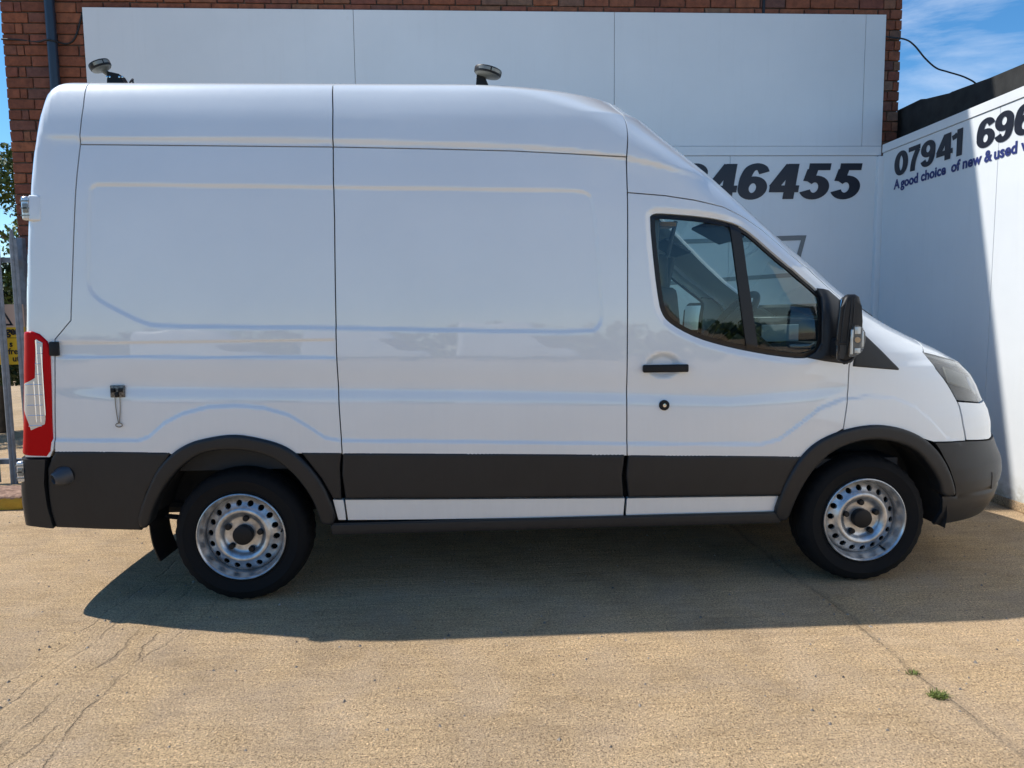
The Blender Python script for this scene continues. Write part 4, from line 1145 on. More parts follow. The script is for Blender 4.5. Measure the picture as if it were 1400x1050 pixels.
# black lower trim
surf('rear_lower_trim', 'trim_rear', 'trim', step=0.018, off=0.010, rim=0.05, bevel=0.010, pressed=False)
surf('rear_lower_trim', 'trim_rear_front', 'trim', step=0.015, off=0.010, rim=0.03, bevel=0.008, pressed=False)
surf('side_trim', 'trim_mid', 'trim', step=0.02, off=0.011, rim=0.03, bevel=0.012, pressed=False)
surf('door_trim', 'trim_door', 'trim', step=0.02, off=0.011, rim=0.03, bevel=0.012, pressed=False)
surf('wheel_arch_trim', 'arch_rear', 'trim', step=0.015, off=0.026, rim=0.08, bevel=0.016, pressed=False, gap=0, smooth_outline=2)
surf('wheel_arch_trim', 'arch_front', 'trim', step=0.015, off=0.026, rim=0.08, bevel=0.016, pressed=False, gap=0, smooth_outline=2)
surf('front_bumper', 'front_bumper', 'trim', step=0.018, off=0.012, rim=0.02, joined=True)
surf('rear_bumper', 'bumper_rear', 'trim', step=0.02, off=0.014, rim=0.05, joined=True)
surf('fog_lamp_recess', 'fog', 'seal', step=0.01, off=0.0145, rim=0.004, pressed=False)
for k in ('sill_white_rear', 'sill_white_mid', 'sill_white_front'):
    surf('sill_strip', k, 'paint', step=0.02, off=-0.004, rim=0.03, pressed=False)
sillp = [(0.030, 0.405), (0.026, 0.38), (0.034, 0.345), (0.06, 0.335), (0.20, 0.335), (0.20, 0.405)]
bm = bmesh.new(); prism(bm, sillp, 'x', -1.19, 1.19)
bmesh.ops.bevel(bm, geom=bm.edges[:], offset=0.006, segments=2, affect='EDGES')
part('sill', bm_mesh(bm, 'sill', True, 45), 'trim')

# tail lamps
tl, tl2 = surf('tail_lamp', 'tail_lamp', 'lamp_body_red', step=0.012, off=0.010, rim=0.03, bevel=0.010, pressed=False)
surf('reverse_lens', 'lamp_white', 'lamp_silver', tl, True, tl2, step=0.01, off=0.0125, rim=0.004, pressed=False)
lw = np.array(OUT['lamp_white'])
bm = bmesh.new()
for k in range(9):
    vv = lw[:, 1].min() + (k + .5) / 9 * (lw[:, 1].max() - lw[:, 1].min())
    uu = np.linspace(lw[:, 0].min() + .02, lw[:, 0].max() - .006, 8)
    pp = skin(uu, np.full(8, vv), 0.0128, False)
    if inside(np.array([[uu[0], vv]]), lw)[0] or True:
        sel = inside(np.stack([uu, np.full(8, vv)], 1), lw)
        q = [tuple(a) for a, s_ in zip(pp, sel) if s_]
        if len(q) > 1: tube(bm, q, 0.0028, 6)
for k in range(3):
    uu = np.full(14, lw[:, 0].max() - .012 - .022 * k); vv_ = np.linspace(lw[:, 1].min() + .01, lw[:, 1].max() - .01, 14)
    sel = inside(np.stack([uu, vv_], 1), lw); q = [tuple(a) for a, s_ in zip(skin(uu, vv_, 0.0128, False), sel) if s_]
    if len(q) > 1: tube(bm, q, 0.0028, 6)
part('lens_rib', bm_mesh(bm, 'lens_rib', True, 50), 'chrome', tl, True, tl2)
M = frame_at(OUT['black_tab'][0])
bm = bmesh.new(); box(bm, (0.004, 0, 0.008), (0.042, 0.070, 0.022), bevel=0.006)
local_part('rail_end_cap', bm, M, 'cap_black')
# headlamps
hl_, hl2 = surf('headlamp', 'headlight', 'interior_dark', step=0.015, off=-0.030, rim=0.0, pressed=False, gap=0.006)
surf('headlamp_lens', 'headlight', 'clear_lens', hl_, True, hl2, step=0.015, off=0.001, rim=0.03, pressed=False)
hp = np.array(OUT['headlight']); cpt = hp[:4].mean(0) * .35 + hp[5:8].mean(0) * .65
M = frame_at(cpt, -0.024, False)
bm = bmesh.new(); lathe(bm, [(0.055, 0.004), (0.050, 0.012), (0.040, -0.004), (0, -0.012)], 28)
local_part('reflector', bm, M, 'lamp_silver', hl_, hl2)
M = frame_at(hp[[0, 1, 8, 9, 10]].mean(0) * .5 + hp.mean(0) * .5, -0.022, False)
bm = bmesh.new(); box(bm, (0.02, 0.0, 0.0), (0.20, 0.10, 0.012), bevel=0.005)
local_part('reflector', bm, M, 'beacon_grey', hl_, hl2)

# small fittings on the near side
M = frame_at(OUT['hasp'][0])
hs = box_obj
bm = bmesh.new(); box(bm, (0, 0, 0.006), (0.068, 0.060, 0.012), bevel=0.003)
hasp, _ = local_part('hasp_plate', bm, M, 'pattern_steel', both=False)
bm = bmesh.new()
box(bm, (-0.018, 0.006, 0.018), (0.018, 0.02, 0.014), bevel=0.003); box(bm, (0.018, 0.006, 0.018), (0.018, 0.02, 0.014), bevel=0.003); box(bm, (0, -0.016, 0.017), (0.016, 0.024, 0.014), bevel=0.003)
local_part('hasp_catch', bm, M, 'cap_black', hasp, both=False)
bm = bmesh.new()
tube(bm, spline([(-0.012, -0.02, 0.012), (-0.010, -0.09, 0.012), (-0.003, -0.150, 0.012), (0.002, -0.158, 0.012)], 5), 0.0022, 6)
tube(bm, spline([(0.012, -0.02, 0.012), (0.010, -0.09, 0.012), (0.003, -0.150, 0.012), (-0.002, -0.158, 0.012)], 5), 0.0022, 6)
tube(bm, [(0.016 * math.cos(a), -0.168 + 0.010 * math.sin(a), 0.012) for a in np.linspace(0, 6.283, 15)[:-1]], 0.0024, 6, closed=True)
local_part('wire_loop', bm, M, 'steel_wire', hasp, both=False)
M = frame_at(OUT['stub'][0], 0.006, False)
Ms = M @ Matrix.Scale(0.80, 4) @ Matrix.Rotation(math.radians(-38), 4, 'Y') @ Matrix.Rotation(math.radians(8), 4, 'X')
bm = bmesh.new(); lathe(bm, [(0.062, -0.03), (0.060, 0.0), (0.055, 0.02), (0.044, 0.042), (0.036, 0.060), (0.030, 0.063), (0.028, 0.050), (0.027, 0.01)], 32)
stb, _ = local_part('socket_cover', bm, Ms, 'parking_stub', both=False)
bm = bmesh.new(); lathe(bm, [(0.029, 0.045), (0.018, 0.043), (0, 0.043)], 24)
local_part('rusty_socket', bm, Ms, 'rust', stb, both=False)
bm = bmesh.new(); lathe(bm, [(0.050, 0.0), (0.048, 0.006), (0.0, 0.007)], 32)
local_part('socket_gasket', bm, M, 'cap_black', stb, both=False)
# rear door hinge blisters and marker lamps at the rear edge
M = frame_at(OUT['hinge'][0])
bm = bmesh.new(); box(bm, (-0.006, 0, 0.002), (0.052, 0.125, 0.026), bevel=0.011, seg=3)
for v in bm.verts:
    if v.co.x > 0: v.co.z -= 0.010
local_part('hinge_cover', bm, M, 'paint')
for key, hh in (('markertop', 0.115), ('markerlow', 0.105)):
    u0, v0 = OUT[key][0]
    pr_ = skin(np.array([usil_rear(v0)]), np.array([v0]), 0.02, False)[0]
    Mt = Matrix.Translation(Vector(pr_))
    bm = bmesh.new(); box(bm, (0.020, -0.008, 0), (0.036, 0.05, hh), bevel=0.012, seg=3)
    a_, b_ = local_part('marker_lamp', bm, Mt, 'lamp_silver')
    bm = bmesh.new(); box(bm, (0.022, -0.012, 0), (0.026, 0.046, hh * .4), bevel=0.004)
    for zz in (-.3, 0, .3): box(bm, (0.020, -0.012, hh * zz), (0.039, 0.046, 0.006))
    local_part('lamp_core', bm, Mt, 'beacon_lens', a_, b_)

# door mirrors
bm = bmesh.new()
mo = [(1.311, 1.311), (1.315, 1.399), (1.323, 1.487), (1.333, 1.532), (1.354, 1.548), (1.39, 1.548), (1.412, 1.535), (1.423, 1.493), (1.431, 1.415), (1.436, 1.327), (1.418, 1.263), (1.387, 1.221), (1.347, 1.209), (1.317, 1.229)]
prism(bm, mo, 'y', -0.262, -0.04)
bmesh.ops.bevel(bm, geom=[e for e in bm.edges if abs(e.verts[0].co.y - e.verts[1].co.y) < 1e-6], offset=0.026, segments=4, affect='EDGES', profile=0.5)
for w_ in bm.verts: w_.co.x += 0.46 * (w_.co.y + 0.2655)
mh, mh2 = part('door_mirror', bm_mesh(bm, 'door_mirror', True, 42), 'cap_black')
for o_, d_ in ((mh, door), (mh2, door_far)):
    o_.parent = d_; o_.matrix_parent_inverse = parent_matrix(d_).inverted()
def mshear(bm):
    for w_ in bm.verts: w_.co.x += 0.46 * (w_.co.y + 0.2655)
    return bm
def mpart(name, bm, mat, angle=40):
    if name != 'mirror_arm': mshear(bm)
    return part(name, bm_mesh(bm, name, True, angle), mat, mh, True, mh2)
ml = Matrix.Rotation(math.radians(4), 3, 'Y')
bm = bmesh.new(); box(bm, (1.318, -0.150, 1.425), (0.008, 0.185, 0.20), rot=ml, bevel=0.003); mpart('mirror_glass', bm, 'mirror_glass')
bm = bmesh.new(); box(bm, (1.313, -0.150, 1.270), (0.008, 0.175, 0.06), bevel=0.003); mpart('wide_angle_glass', bm, 'mirror_glass')
YO = -0.2655
bm = bmesh.new(); prism(bm, [(1.322, 1.240), (1.322, 1.305), (1.354, 1.306), (1.353, 1.268), (1.342, 1.238)], 'y', YO + .001, -0.22); mpart('lower_cup', bm, 'seal')
bm = bmesh.new()
tube(bm, spline([(1.328, YO + .004, 1.32), (1.332, YO + .004, 1.40), (1.340, YO + .004, 1.48), (1.352, YO + .006, 1.528)], 6), 0.0035, 6)
tube(bm, spline([(1.358, YO + .004, 1.30), (1.364, YO + .003, 1.38), (1.370, YO + .003, 1.46), (1.374, YO + .006, 1.532)], 6), 0.0030, 6)
tube(bm, spline([(1.384, YO + .004, 1.41), (1.386, YO + .003, 1.47), (1.388, YO + .006, 1.53)], 6), 0.0025, 6)
tube(bm, [(1.316, YO + .004, 1.316), (1.358, YO + .004, 1.314)], 0.0035, 6)
tube(bm, spline([(1.316, YO + .008, 1.24), (1.345, YO + .004, 1.222), (1.385, YO + .004, 1.235), (1.405, YO + .004, 1.262)], 6), 0.0035, 6)
mpart('housing_ridge', bm, 'trim')
bm = bmesh.new(); prism(bm, [(1.362, 1.250), (1.370, 1.338), (1.383, 1.400), (1.415, 1.401), (1.427, 1.384), (1.443, 1.373), (1.447, 1.334), (1.439, 1.281), (1.413, 1.260), (1.399, 1.249)], 'y', -0.285, -0.20)
bmesh.ops.bevel(bm, geom=bm.edges[:], offset=0.006, segments=2, affect='EDGES'); mpart('indicator_lens', bm, 'clear_lens')
bm = bmesh.new(); box(bm, (1.380, -0.264, 1.32), (0.014, 0.012, 0.12), bevel=0.003); box(bm, (1.408, -0.262, 1.375), (0.030, 0.012, 0.035), bevel=0.003); box(bm, (1.410, -0.262, 1.278), (0.030, 0.01, 0.024), bevel=0.003); box(bm, (1.434, -0.262, 1.33), (0.010, 0.01, 0.07), bevel=0.003); mpart('indicator_reflector', bm, 'lamp_silver')
bm = bmesh.new(); lathe(bm, [(0.014, -0.012), (0.014, 0.012), (0, 0.014)], 12, Matrix.Translation((1.408, -0.266, 1.33)) @ Matrix.Rotation(math.pi / 2, 4, 'X')); mpart('indicator_bulb', bm, 'amber')
bm = bmesh.new(); box(bm, (1.455, -0.02, 1.28), (0.085, 0.15, 0.10), bevel=0.02, seg=3); mpart('mirror_arm', bm, 'trim')

# roof beacons on brackets
def beacon(cx, cy, cz, r, tilt, yaw, br):
    Mb = Matrix.Translation((cx, cy, cz)) @ Matrix.Rotation(yaw, 4, 'Z') @ Matrix.Rotation(tilt, 4, 'Y') @ Matrix.Diagonal((1, 1, 0.72, 1))
    bm = bmesh.new(); lathe(bm, [(0, -0.034), (r * .55, -0.032), (r * .85, -0.024), (r * .98, -0.014), (r, 0.0), (r, 0.018), (r * .96, 0.025), (r * .8, 0.028), (0, 0.029)], 36, Mb)
    bc = link_mesh('roof_beacon', bm_mesh(bm, 'roof_beacon', True, 35), 'cap_black', van)
    bm = bmesh.new(); lathe(bm, [(0, -0.0355), (r * .56, -0.0335), (r * .86, -0.0255), (r * .93, -0.019)], 36, Mb)
    link_mesh('base_dish', bm_mesh(bm, 'base_dish', True, 60), 'beacon_grey', bc)
    bm = bmesh.new()
    for s in (0, 1):
        a0 = -2.1 + s * 1.0; aa = np.linspace(a0, a0 + 0.9, 8)
        for i in range(7):
            q = [Mb @ Vector((r * 1.015 * math.cos(a), r * 1.015 * math.sin(a), h)) for a, h in ((aa[i], -0.006), (aa[i + 1], -0.006), (aa[i + 1], 0.016), (aa[i], 0.016))]
            bm.faces.new([bm.verts.new(p) for p in q])
    link_mesh('led_window', bm_mesh(bm, 'led_window', True, 60), 'beacon_lens', bc)
    br0, br1, by, zr = br
    bm = bmesh.new()
    prism(bm, [(br0, zr - .03), (br0 + .008, zr + .055), (br0 + (br1 - br0) * .62, zr + .043), (br1, zr - .03)], 'y', by - .035, by + .035)
    link_mesh('bracket', bm_mesh(bm, 'bracket'), 'cap_black', bc)
    bm = bmesh.new(); tube(bm, [(br0 + .012, by, zr + .04), (cx, cy, cz - .012)], 0.013, 10)
    link_mesh('stalk', bm_mesh(bm, 'stalk', True, 50), 'beacon_grey', bc)
    return bc
b1 = beacon(-2.335, 0.31, 2.770, 0.053, -0.42, 0.35, (-2.31, -2.205, 0.345, 2.690))
for k in range(4):
    lathe_obj('bracket_bolt', [(0.005, 0), (0.005, .004), (0, .005)], 8, Matrix.Translation((-2.303 + (0, .014, .062, .078)[k], 0.309, 2.716)) @ Matrix.Rotation(math.pi / 2, 4, 'X'), 'chrome', b1)
tube_obj('lead', spline([(-2.21, .35, 2.70), (-2.19, .34, 2.715), (-2.185, .33, 2.70), (-2.18, .34, 2.672)]), 0.005, 'cable_black', b1, 6)
beacon(-0.338, 0.31, 2.748, 0.073, 0.22, -0.2, (-0.405, -0.322, 0.345, 2.682))

# wheels
TYRE = [(0.218, -0.030), (0.232, -0.010), (0.236, -0.008), (0.240, -0.011), (0.262, -0.002), (0.288, 0.000), (0.292, 0.002), (0.296, 0.000), (0.312, -0.006), (0.326, -0.014), (0.336, -0.024), (0.343, -0.038), (0.3465, -0.052), (0.348, -0.070), (0.3485, -0.083), (0.340, -0.0835), (0.340, -0.092), (0.3485, -0.0925), (0.349, -0.109), (0.3405, -0.1095), (0.3405, -0.118), (0.349, -0.1185), (0.3485, -0.135), (0.340, -0.1355), (0.340, -0.144), (0.348, -0.1445), (0.346, -0.172), (0.336, -0.198), (0.312, -0.216), (0.275, -0.222), (0.218, -0.200)]
def tyre_mesh():
    bm = bmesh.new(); seg = 144; rings = []
    for i, (r, h) in enumerate(TYRE):
        ring = []
        for k in range(seg):
            rr = r
            if r > 0.335 and (k // 2) % 2 == (0 if i < 16 else 1) and (h > -0.083 or h < -0.144): rr = r - 0.0035
            a = 2 * math.pi * (k + (0.35 * math.sin(h * 40))) / seg
            ring.append(bm.verts.new((rr * math.cos(a), rr * math.sin(a), h)))
        rings.append(ring)
    for A, B_ in zip(rings[:-1], rings[1:]):
        for k in range(seg): bm.faces.new((A[k], A[(k + 1) % seg], B_[(k + 1) % seg], B_[k]))
    return bm_mesh(bm, 'tyre', True, 28)
def rim_h(r):
    return np.interp(r, [0, .05, .088, .098, .108, .118, .128, .138, .150, .165, .180, .192, .200], [-.060, -.060, -.060, -.056, -.043, -.031, -.027, -.029, -.041, -.050, -.056, -.066, -.078])
def rim_disc_mesh():
    pts, edges, loops = [], [], []
    def ring(cx, cy, r, n):
        k = len(pts); l = [(cx + r * math.cos(2 * math.pi * i / n), cy + r * math.sin(2 * math.pi * i / n)) for i in range(n)]
        pts.extend(l); edges.extend([(k + i, k + (i + 1) % n) for i in range(n)]); loops.append(np.array(l))
    ring(0, 0, .200, 108)
    for i in range(18):
        a = 2 * math.pi * (i + .5) / 18; ring(.168 * math.cos(a), .168 * math.sin(a), .0155, 18)
    for r in (.192, .150, .144, .138, .133, .128, .123, .118, .113, .108, .103, .098, .092, .086, .06, .03):
        n = 72
        pts.extend([(r * math.cos(2 * math.pi * (i + .5 * (int(r * 1000) % 2)) / n), r * math.sin(2 * math.pi * (i + .5 * (int(r * 1000) % 2)) / n)) for i in range(n)])
    vo, eo, fo, *_ = delaunay_2d_cdt([Vector(p) for p in pts], edges, [], 0, 1e-6)
    VV = np.array([(a.x, a.y) for a in vo]); F = np.array([f for f in fo if len(f) == 3])
    C = VV[F].mean(1); ok = inside(C, loops[0])
    for h in loops[1:]: ok &= ~inside(C, h)
    F = F[ok]; r = np.hypot(VV[:, 0], VV[:, 1])
    verts = [(x, y, float(z_)) for (x, y), z_ in zip(VV, rim_h(r))]
    faces = [tuple(f) for f in F.tolist()]
    # thickness inside the vent holes
    for l in loops[1:]:
        k = len(verts); n = len(l)
        for dz in (0, -0.014):
            verts += [(p[0], p[1], float(rim_h(math.hypot(*p))) + dz) for p in l]
        faces += [(k + i, k + (i + 1) % n, k + n + (i + 1) % n, k + n + i) for i in range(n)]
    me = bpy.data.meshes.new('rim_disc'); me.from_pydata(verts, [], faces)
    bm = bmesh.new(); bm.from_mesh(me); 
    for f in bm.faces:
        if f.normal.z < 0: f.normal_flip()
    bm.to_mesh(me); bm.free()
    me.polygons.foreach_set('use_smooth', [True] * len(me.polygons)); me.set_sharp_from_angle(angle=math.radians(45))
    return me
ty_me, rd_me = tyre_mesh(), rim_disc_mesh()
bm = bmesh.new(); lathe(bm, [(0.2005, -0.079), (0.203, -0.060), (0.206, -0.040), (0.212, -0.030), (0.2135, -0.016), (0.217, -0.006), (0.2225, -0.001), (0.2265, -0.003), (0.228, -0.010), (0.224, -0.022), (0.221, -0.035)], 96)
rb_me = bm_mesh(bm, 'rim_barrel', True, 35)
bm = bmesh.new(); lathe(bm, [(0.0515, -0.061), (0.0515, -0.030), (0.049, -0.024), (0.040, -0.021), (0, -0.020)], 40); cap_me = bm_mesh(bm, 'centre_cap', True, 35)
bm = bmesh.new(); lathe(bm, [(0.0155, -0.061), (0.0155, -0.040), (0.013, -0.036), (0, -0.035)], 14); nut_me = bm_mesh(bm, 'wheel_nut_cap', True, 35)
bm = bmesh.new(); lathe(bm, [(0.195, -0.16), (0.195, -0.115), (0.0, -0.115)], 48); drum_me = bm_mesh(bm, 'brake_drum', True, 35)
bm = bmesh.new(); tube(bm, [(0.196, 0, -0.055), (0.203, 0, -0.030), (0.205, 0, -0.012)], 0.005, 8); valve_me = bm_mesh(bm, 'valve', True, 50)
for me, m in ((ty_me, 'rubber'), (rd_me, 'rim_steel'), (rb_me, 'rim_steel'), (cap_me, 'cap_black'), (nut_me, 'cap_black'), (drum_me, 'underbody'), (valve_me, 'cap_black')):
    me.materials.append(MATS[m])
def child(name, me, parent, rot=0.0, xy=(0, 0)):
    o = bpy.data.objects.new(name, me); COL.objects.link(o); o.parent = parent
    o.location = (xy[0], xy[1], 0); o.rotation_euler = (0, 0, rot)
    return o
def wheel(x, y, far, spin):
    wh = bpy.data.objects.new('wheel', ty_me); COL.objects.link(wh)
    wh.parent = van; wh.matrix_parent_inverse = parent_matrix(van).inverted()
    wh.location = (x, y, 0.3475)
    wh.rotation_euler = (math.radians(-90 if far else 90), spin, 0)
    child('rim', rb_me, wh); child('rim_disc', rd_me, wh, 0.1)
    child('centre_cap', cap_me, wh)
    for k in range(5):
        a = math.radians(72 * k + 8); child('wheel_nut_cap', nut_me, wh, 0, (.0865 * math.cos(a), .0865 * math.sin(a)))
    child('brake_drum', drum_me, wh); child('valve', valve_me, wh, 0.1)
    return wh
wheel(-1.65, 0.028, False, 0.0); wheel(1.65, 0.028, False, 1.05)
wheel(-1.65, W - 0.028, True, 0.4); wheel(1.65, W - 0.028, True, 0.2)

# wheel housings, floor, chassis
def liner(xc, r, y0, y1, a0, a1):
    bm = bmesh.new(); n = 22; A = []
    for i in range(n + 1):
        a = math.radians(a0 + (a1 - a0) * i / n); A.append([bm.verts.new((xc + r * math.cos(a), y, 0.37 + r * math.sin(a))) for y in (y0, y1)])
    for i in range(n): bm.faces.new((A[i][0], A[i + 1][0], A[i + 1][1], A[i][1]))
    c = bm.verts.new((xc, y1, 0.37))
    for i in range(n): bm.faces.new((A[i][1], A[i + 1][1], c))
    return bm_mesh(bm, 'wheel_housing', True, 50)
part('wheel_housing', liner(-1.65, 0.465, 0.03, 0.34, 12, 168), 'liner')
part('wheel_housing', liner(1.65, 0.452, 0.03, 0.34, -10, 180), 'liner')
bm = bmesh.new()
box(bm, (-0.15, W / 2, 0.52), (4.9, 1.36, 0.24)); box(bm, (0, 0.25, 0.56), (2.2, 0.30, 0.26)); box(bm, (0, W - 0.25, 0.56), (2.2, 0.30, 0.26))
box(bm, (-2.42, 0.25, 0.60), (0.5, 0.32, 0.24)); box(bm, (-2.42, W - 0.25, 0.60), (0.5, 0.32, 0.24))
box(bm, (2.27, W / 2, 0.55), (0.3, 1.3, 0.4))
link_mesh('floor_pan', bm_mesh(bm, 'floor_pan'), 'underbody', van)
bm = bmesh.new(); tube(bm, [(-1.65, 0.2, 0.345), (-1.65, W - 0.2, 0.345)], 0.05, 12); tube(bm, [(1.65, 0.2, 0.33), (1.65, W - 0.2, 0.33)], 0.04, 12)
tube(bm, [(-2.3, 0.34, 0.46), (-1.65, 0.34, 0.40), (-1.0, 0.34, 0.46)], 0.03, 8); tube(bm, [(-2.2, 0.24, 0.42), (-1.9, 0.20, 0.40)], 0.014, 8)
tube(bm, [(0.9, 1.2, 0.34), (-0.6, 1.2, 0.32), (-2.4, 1.3, 0.34)], 0.035, 10); box(bm, (0.0, 1.2, 0.32), (0.8, 0.26, 0.14), bevel=0.03)
link_mesh('chassis', bm_mesh(bm, 'chassis', True, 40), 'underbody', van)
# mud flaps behind the rear wheels
bm = bmesh.new()
fp = spline([(-2.105, 0, 0.52), (-2.112, 0, 0.42), (-2.10, 0, 0.31), (-2.07, 0, 0.225)], 5)
A = [[bm.verts.new((p.x + dx, y, p.z)) for (dx, y) in ((-.004, .05), (.004, .045), (.004, .27), (-.004, .27))] for p in fp]
for i in range(len(A) - 1):
    for k in range(4): bm.faces.new((A[i][k], A[i][(k + 1) % 4], A[i + 1][(k + 1) % 4], A[i + 1][k]))
bm.faces.new(A[0]); bm.faces.new(A[-1][::-1])
part('mud_flap', bm_mesh(bm, 'mud_flap', True, 50), 'cap_black')

# closed dark box added in the load space to stop light; cab interior
box_obj('load_light_block', (-1.05, W / 2, 1.45), (3.1, 1.76, 1.55), 'interior_dark', van)
bm = bmesh.new(); box(bm, (0.53, W / 2, 1.45), (0.02, 1.80, 1.75)); link_mesh('bulkhead', bm_mesh(bm, 'bulkhead'), 'interior_grey', van)
hu, hv = np.meshgrid(np.linspace(0.40, 1.05, 14), np.linspace(float(vz(2.02)), VM - .02, 22))
lim = xf(hv) - 0.10
pp = skin(np.minimum(hu, lim), hv, -0.045, False)
vs = pp.reshape(-1, 3).tolist(); fs = [(r * 14 + c, r * 14 + c + 1, (r + 1) * 14 + c + 1, (r + 1) * 14 + c) for r in range(21) for c in range(13)]
k = len(vs); vs += [(x, W - y, z_) for x, y, z_ in vs]; fs += [tuple(q + k for q in f[::-1]) for f in fs]
me = bpy.data.meshes.new('headlining'); me.from_pydata(vs, [], fs); link_mesh('headlining', me, 'interior_dark', van)
bm = bmesh.new()
prism(bm, [(1.36, 0.75), (1.28, 1.02), (1.27, 1.16), (1.32, 1.24), (1.42, 1.275), (1.60, 1.285), (1.76, 1.28), (1.80, 1.20), (1.80, 0.75)], 'y', 0.20, 0.78)
prism(bm, [(1.36, 0.75), (1.28, 1.02), (1.27, 1.16), (1.33, 1.30), (1.42, 1.39), (1.52, 1.43), (1.74, 1.42), (1.80, 1.20), (1.80, 0.75)], 'y', 0.782, W - 0.20)
bmesh.ops.bevel(bm, geom=bm.edges[:], offset=0.018, segments=3, affect='EDGES', profile=0.6)
link_mesh('dashboard', bm_mesh(bm, 'dashboard', True, 40), 'interior_dark', van)
box_obj('cab_floor', (1.2, W / 2, 0.64), (1.35, 1.8, 0.05), 'interior_dark', van)
# steering wheel (right-hand drive, near side)
sc_ = Vector((1.065, 0.48, 1.425)); tilt = Matrix.Rotation(math.radians(-50), 3, 'Y')
sw = tube_obj('steering_wheel', [sc_ + tilt @ Vector((0.19 * math.cos(a), 0.19 * math.sin(a), 0)) for a in np.linspace(0, 2 * math.pi, 41)[:-1]], 0.020, 'cap_black', van, 10, True)
bm = bmesh.new(); box(bm, sc_ + tilt @ Vector((0, 0, -0.01)), (0.15, 0.16, 0.04), tilt, 0.015)
for a in (0.2, math.pi - .2, -math.pi / 2): tube(bm, [sc_ + tilt @ Vector((.05 * math.cos(a), .05 * math.sin(a), -.01)), sc_ + tilt @ Vector((.19 * math.cos(a), .19 * math.sin(a), 0))], 0.014, 8)
tube(bm, [sc_, sc_ + tilt @ Vector((0, 0, -0.36))], 0.035, 10)
link_mesh('steering_column', bm_mesh(bm, 'steering_column', True, 45), 'interior_dark', sw)
def seat(yc_, w_):
    bm = bmesh.new(); box(bm, (0.90, yc_, 0.93), (0.50, w_, 0.16), bevel=0.05, seg=3)
    s = link_mesh('seat', bm_mesh(bm, 'seat', True, 50), 'seat_cloth', van)
    bm = bmesh.new(); box(bm, (0.655, yc_, 1.28), (0.12, w_, 0.66), Matrix.Rotation(math.radians(-6), 3, 'Y'), 0.05, 3)
    link_mesh('seat_back', bm_mesh(bm, 'seat_back', True, 50), 'seat_cloth', s)
    bm = bmesh.new(); box(bm, (0.615, yc_, 1.70), (0.09, min(w_, .28), 0.20), bevel=0.04, seg=3)
    link_mesh('headrest', bm_mesh(bm, 'headrest', True, 50), 'seat_cloth', s)
seat(0.50, 0.50); seat(1.42, 0.86)
bm = bmesh.new(); box(bm, (1.62, 1.25, 1.430), (0.16, 0.24, 0.002), Matrix.Rotation(0.2, 3, 'Z')); link_mesh('paper_sheet', bm_mesh(bm, 'paper_sheet'), 'paper', van)
bm = bmesh.new(); box(bm, (1.475, 0.765, 1.335), (0.235, 0.012, 0.105), None, 0.003); link_mesh('clip_folder', bm_mesh(bm, 'clip_folder'), 'paper', van)
for yv in (0.52, 1.50):
    bm = bmesh.new(); box(bm, (0.98, yv, 1.93), (0.20, 0.40, 0.018), Matrix.Rotation(math.radians(28), 3, 'Y'), 0.008); link_mesh('sun_visor', bm_mesh(bm, 'sun_visor', True, 50), 'interior_grey', van)
bm = bmesh.new(); box(bm, (0.80, 0.95, 1.70), (0.03, 0.20, 0.24), Matrix.Rotation(math.radians(12), 3, 'Y'), 0.012); tube(bm, [(0.80, .95, 1.8), (0.86, .95, 2.05)], 0.014, 8)
link_mesh('cab_camera_pod', bm_mesh(bm, 'cab_camera_pod', True, 50), 'interior_grey', van)
bm = bmesh.new(); box(bm, (0.74, 0.75, 2.00), (0.10, 0.14, 0.03), bevel=0.012); link_mesh('cab_lamp', bm_mesh(bm, 'cab_lamp', True, 50), 'amber', van)

# vans parked across the yard (behind the viewpoint; they show in the glossy flank)
def parked_van_meshes():
    us = np.r_[np.linspace(0, 1, 12)[:-1] * 1.5, 1.5 + np.linspace(0, 1, 30) * 4.6]
    vv = np.linspace(0.08, VM, 40); rows = []
    for v in vv:
        a, b = uend(v); rows.append(base(np.linspace(a, b, 60), np.full(60, v)))
    Pp = np.array(rows); Vt = Pp.reshape(-1, 3).tolist(); nu = 60
    Fb = [(r * nu + c, r * nu + c + 1, (r + 1) * nu + c + 1, (r + 1) * nu + c) for r in range(39) for c in range(nu - 1)]
    mats = []
    for f in Fb:
        c = np.mean([Vt[q] for q in f], 0)
        front = xf(vz(c[2]))
        glass = 1.36 < c[2] < 2.15 and c[0] > front - 0.72
        mats.append(2 if glass else 1 if c[2] < .72 else 0)
    k = len(Vt); Vt += [(x, W - y, z_) for x, y, z_ in Vt]; Fb += [tuple(q + k for q in f[::-1]) for f in Fb]; mats += mats
    me = bpy.data.meshes.new('body'); me.from_pydata(Vt, [], Fb)
    for m in ('paint', 'trim', 'seal'): me.materials.append(MATS[m])
    me.polygons.foreach_set('material_index', mats); me.polygons.foreach_set('use_smooth', [True] * len(Fb)); me.update()
    return me
pv_me = parked_van_meshes()
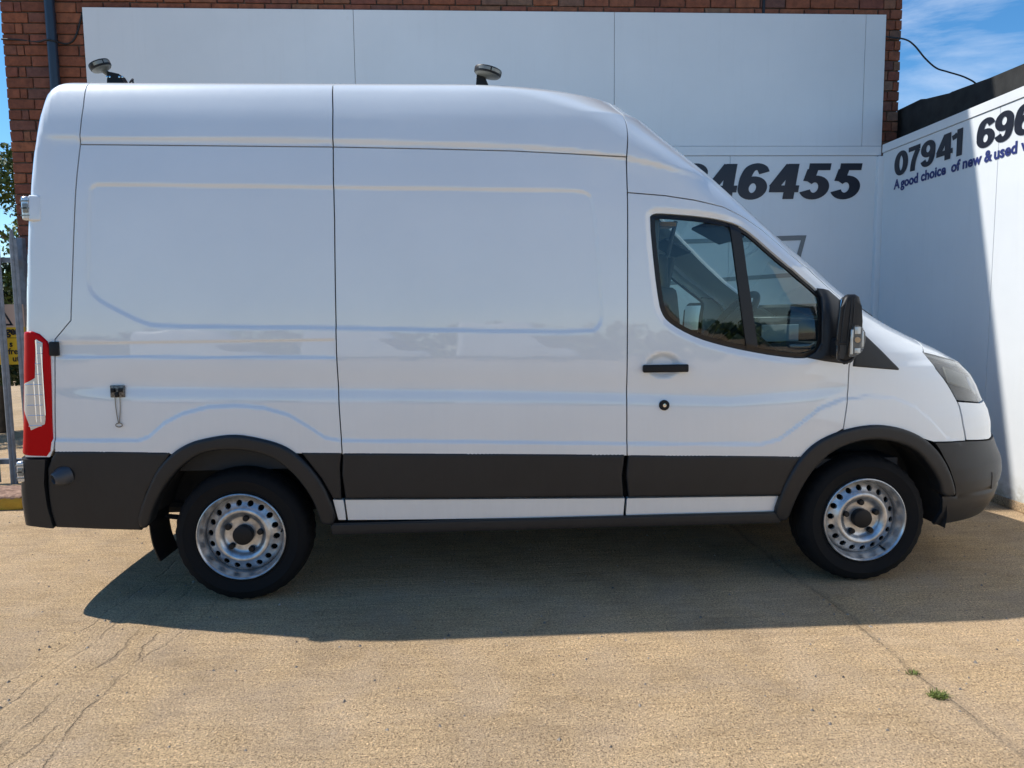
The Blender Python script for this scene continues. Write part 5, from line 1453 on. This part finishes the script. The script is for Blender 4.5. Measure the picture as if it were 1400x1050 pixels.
for (x, y, rz, sz, lab) in ((-11.0, -25.0, 0.15, 0.95, 'white van parked at the left end of the row across the yard'), (-4.9, -27.0, 0.03, 1.0, 'white van parked in the middle of the row across the yard'), (1.4, -27.5, -0.04, 1.0, 'white van parked at the right end of the row across the yard')):
    pv = empty('parked_van', (x, y, 0), lab, 'van', 'white vans parked across the yard')
    pv.rotation_euler = (0, 0, rz); pv.scale = (sz,) * 3
    o = bpy.data.objects.new('body', pv_me); COL.objects.link(o); o.parent = pv; o.location = (0, -W / 2, 0)
    for wx in (-1.65, 1.65):
        for wy, far in ((0.028, False), (W - 0.028, True)):
            w_ = bpy.data.objects.new('wheel', ty_me); COL.objects.link(w_); w_.parent = pv
            w_.location = (wx, wy - W / 2, 0.3475); w_.rotation_euler = (math.radians(-90 if far else 90), 0, 0)
            child('rim_disc', rd_me, w_); child('rim', rb_me, w_)


rl = np.random.default_rng(3)
cl = [(x, -40 + rl.uniform(-1.5, 1.5), 0.5 + 2.3 * rl.uniform(0, 1), rl.uniform(0.7, 1.0)) for x in np.arange(-44, 36, 0.8) for _ in range(3)]
tag(link_mesh('reflection_hedge', leaf_cloud(cl, 40000, 0.34, 21), 'leaf'), 'unseen green hedge added far across the yard as reflection backdrop', 'hedge', kind='stuff')  # unseen hedge, added as a backdrop to the reflections in the van's flank

# grass tufts in the slab joint, loose grit on the concrete
def tuft(label, x, y, n, rad, hgt, seed):
    r = random.Random(seed); bm = bmesh.new()
    for _ in range(n):
        a = r.uniform(0, 6.28); q = rad * r.uniform(0, 1) ** .6
        bx, by = x + q * math.cos(a) * 1.0, y + q * math.sin(a) * .7
        l = hgt * r.uniform(.5, 1.2); d = Vector((r.uniform(-1, 1), r.uniform(-1, 1), r.uniform(.4, 1.2))).normalized()
        w = Vector((-d.y, d.x, 0)).normalized() * 0.0022
        b0 = Vector((bx, by, -0.002)); m1 = b0 + d * l * .6; tip = b0 + d * l + Vector((d.x, d.y, -.4)) * l * .25
        vs = [bm.verts.new(p) for p in (b0 - w, b0 + w, m1 + w * .8, m1 - w * .8, tip)]
        bm.faces.new(vs[:4]); bm.faces.new((vs[3], vs[2], vs[4]))
    return tag(link_mesh('grass_tuft', bm_mesh(bm, 'grass_tuft'), 'grass_blade'), label, 'grass tuft')
tuft('small flat dark grass tuft in the concrete joint', 1.325, -0.926, 60, 0.026, 0.018, 1)
tuft('larger bright green grass tuft in the concrete joint', 1.315, -1.10, 190, 0.034, 0.026, 2)
n = 5000
gx = rng.uniform(-4.5, 3.45, n); gy = rng.uniform(-2.2, 2.6, n)
gsz = 0.0016 + 0.0085 * rng.uniform(0, 1, n) ** 8
V = []; Fc = []
for i in range(n):
    s = gsz[i]; b = len(V)
    for k in range(4):
        a = k * 1.571 + rng.uniform(0, .8); V.append((gx[i] + s * math.cos(a) * rng.uniform(.7, 1.3), gy[i] + s * math.sin(a) * rng.uniform(.7, 1.3), -0.0005))
    V.append((gx[i], gy[i], s * rng.uniform(.7, 1.3)))
    for k in range(4): Fc.append((b + k, b + (k + 1) % 4, b + 4))
me = bpy.data.meshes.new('grit'); me.from_pydata(V, [], Fc)
tag(link_mesh('grit', me, 'grit'), 'loose grit and small chips scattered over the concrete', 'grit', kind='stuff')
print('bricks', nb)
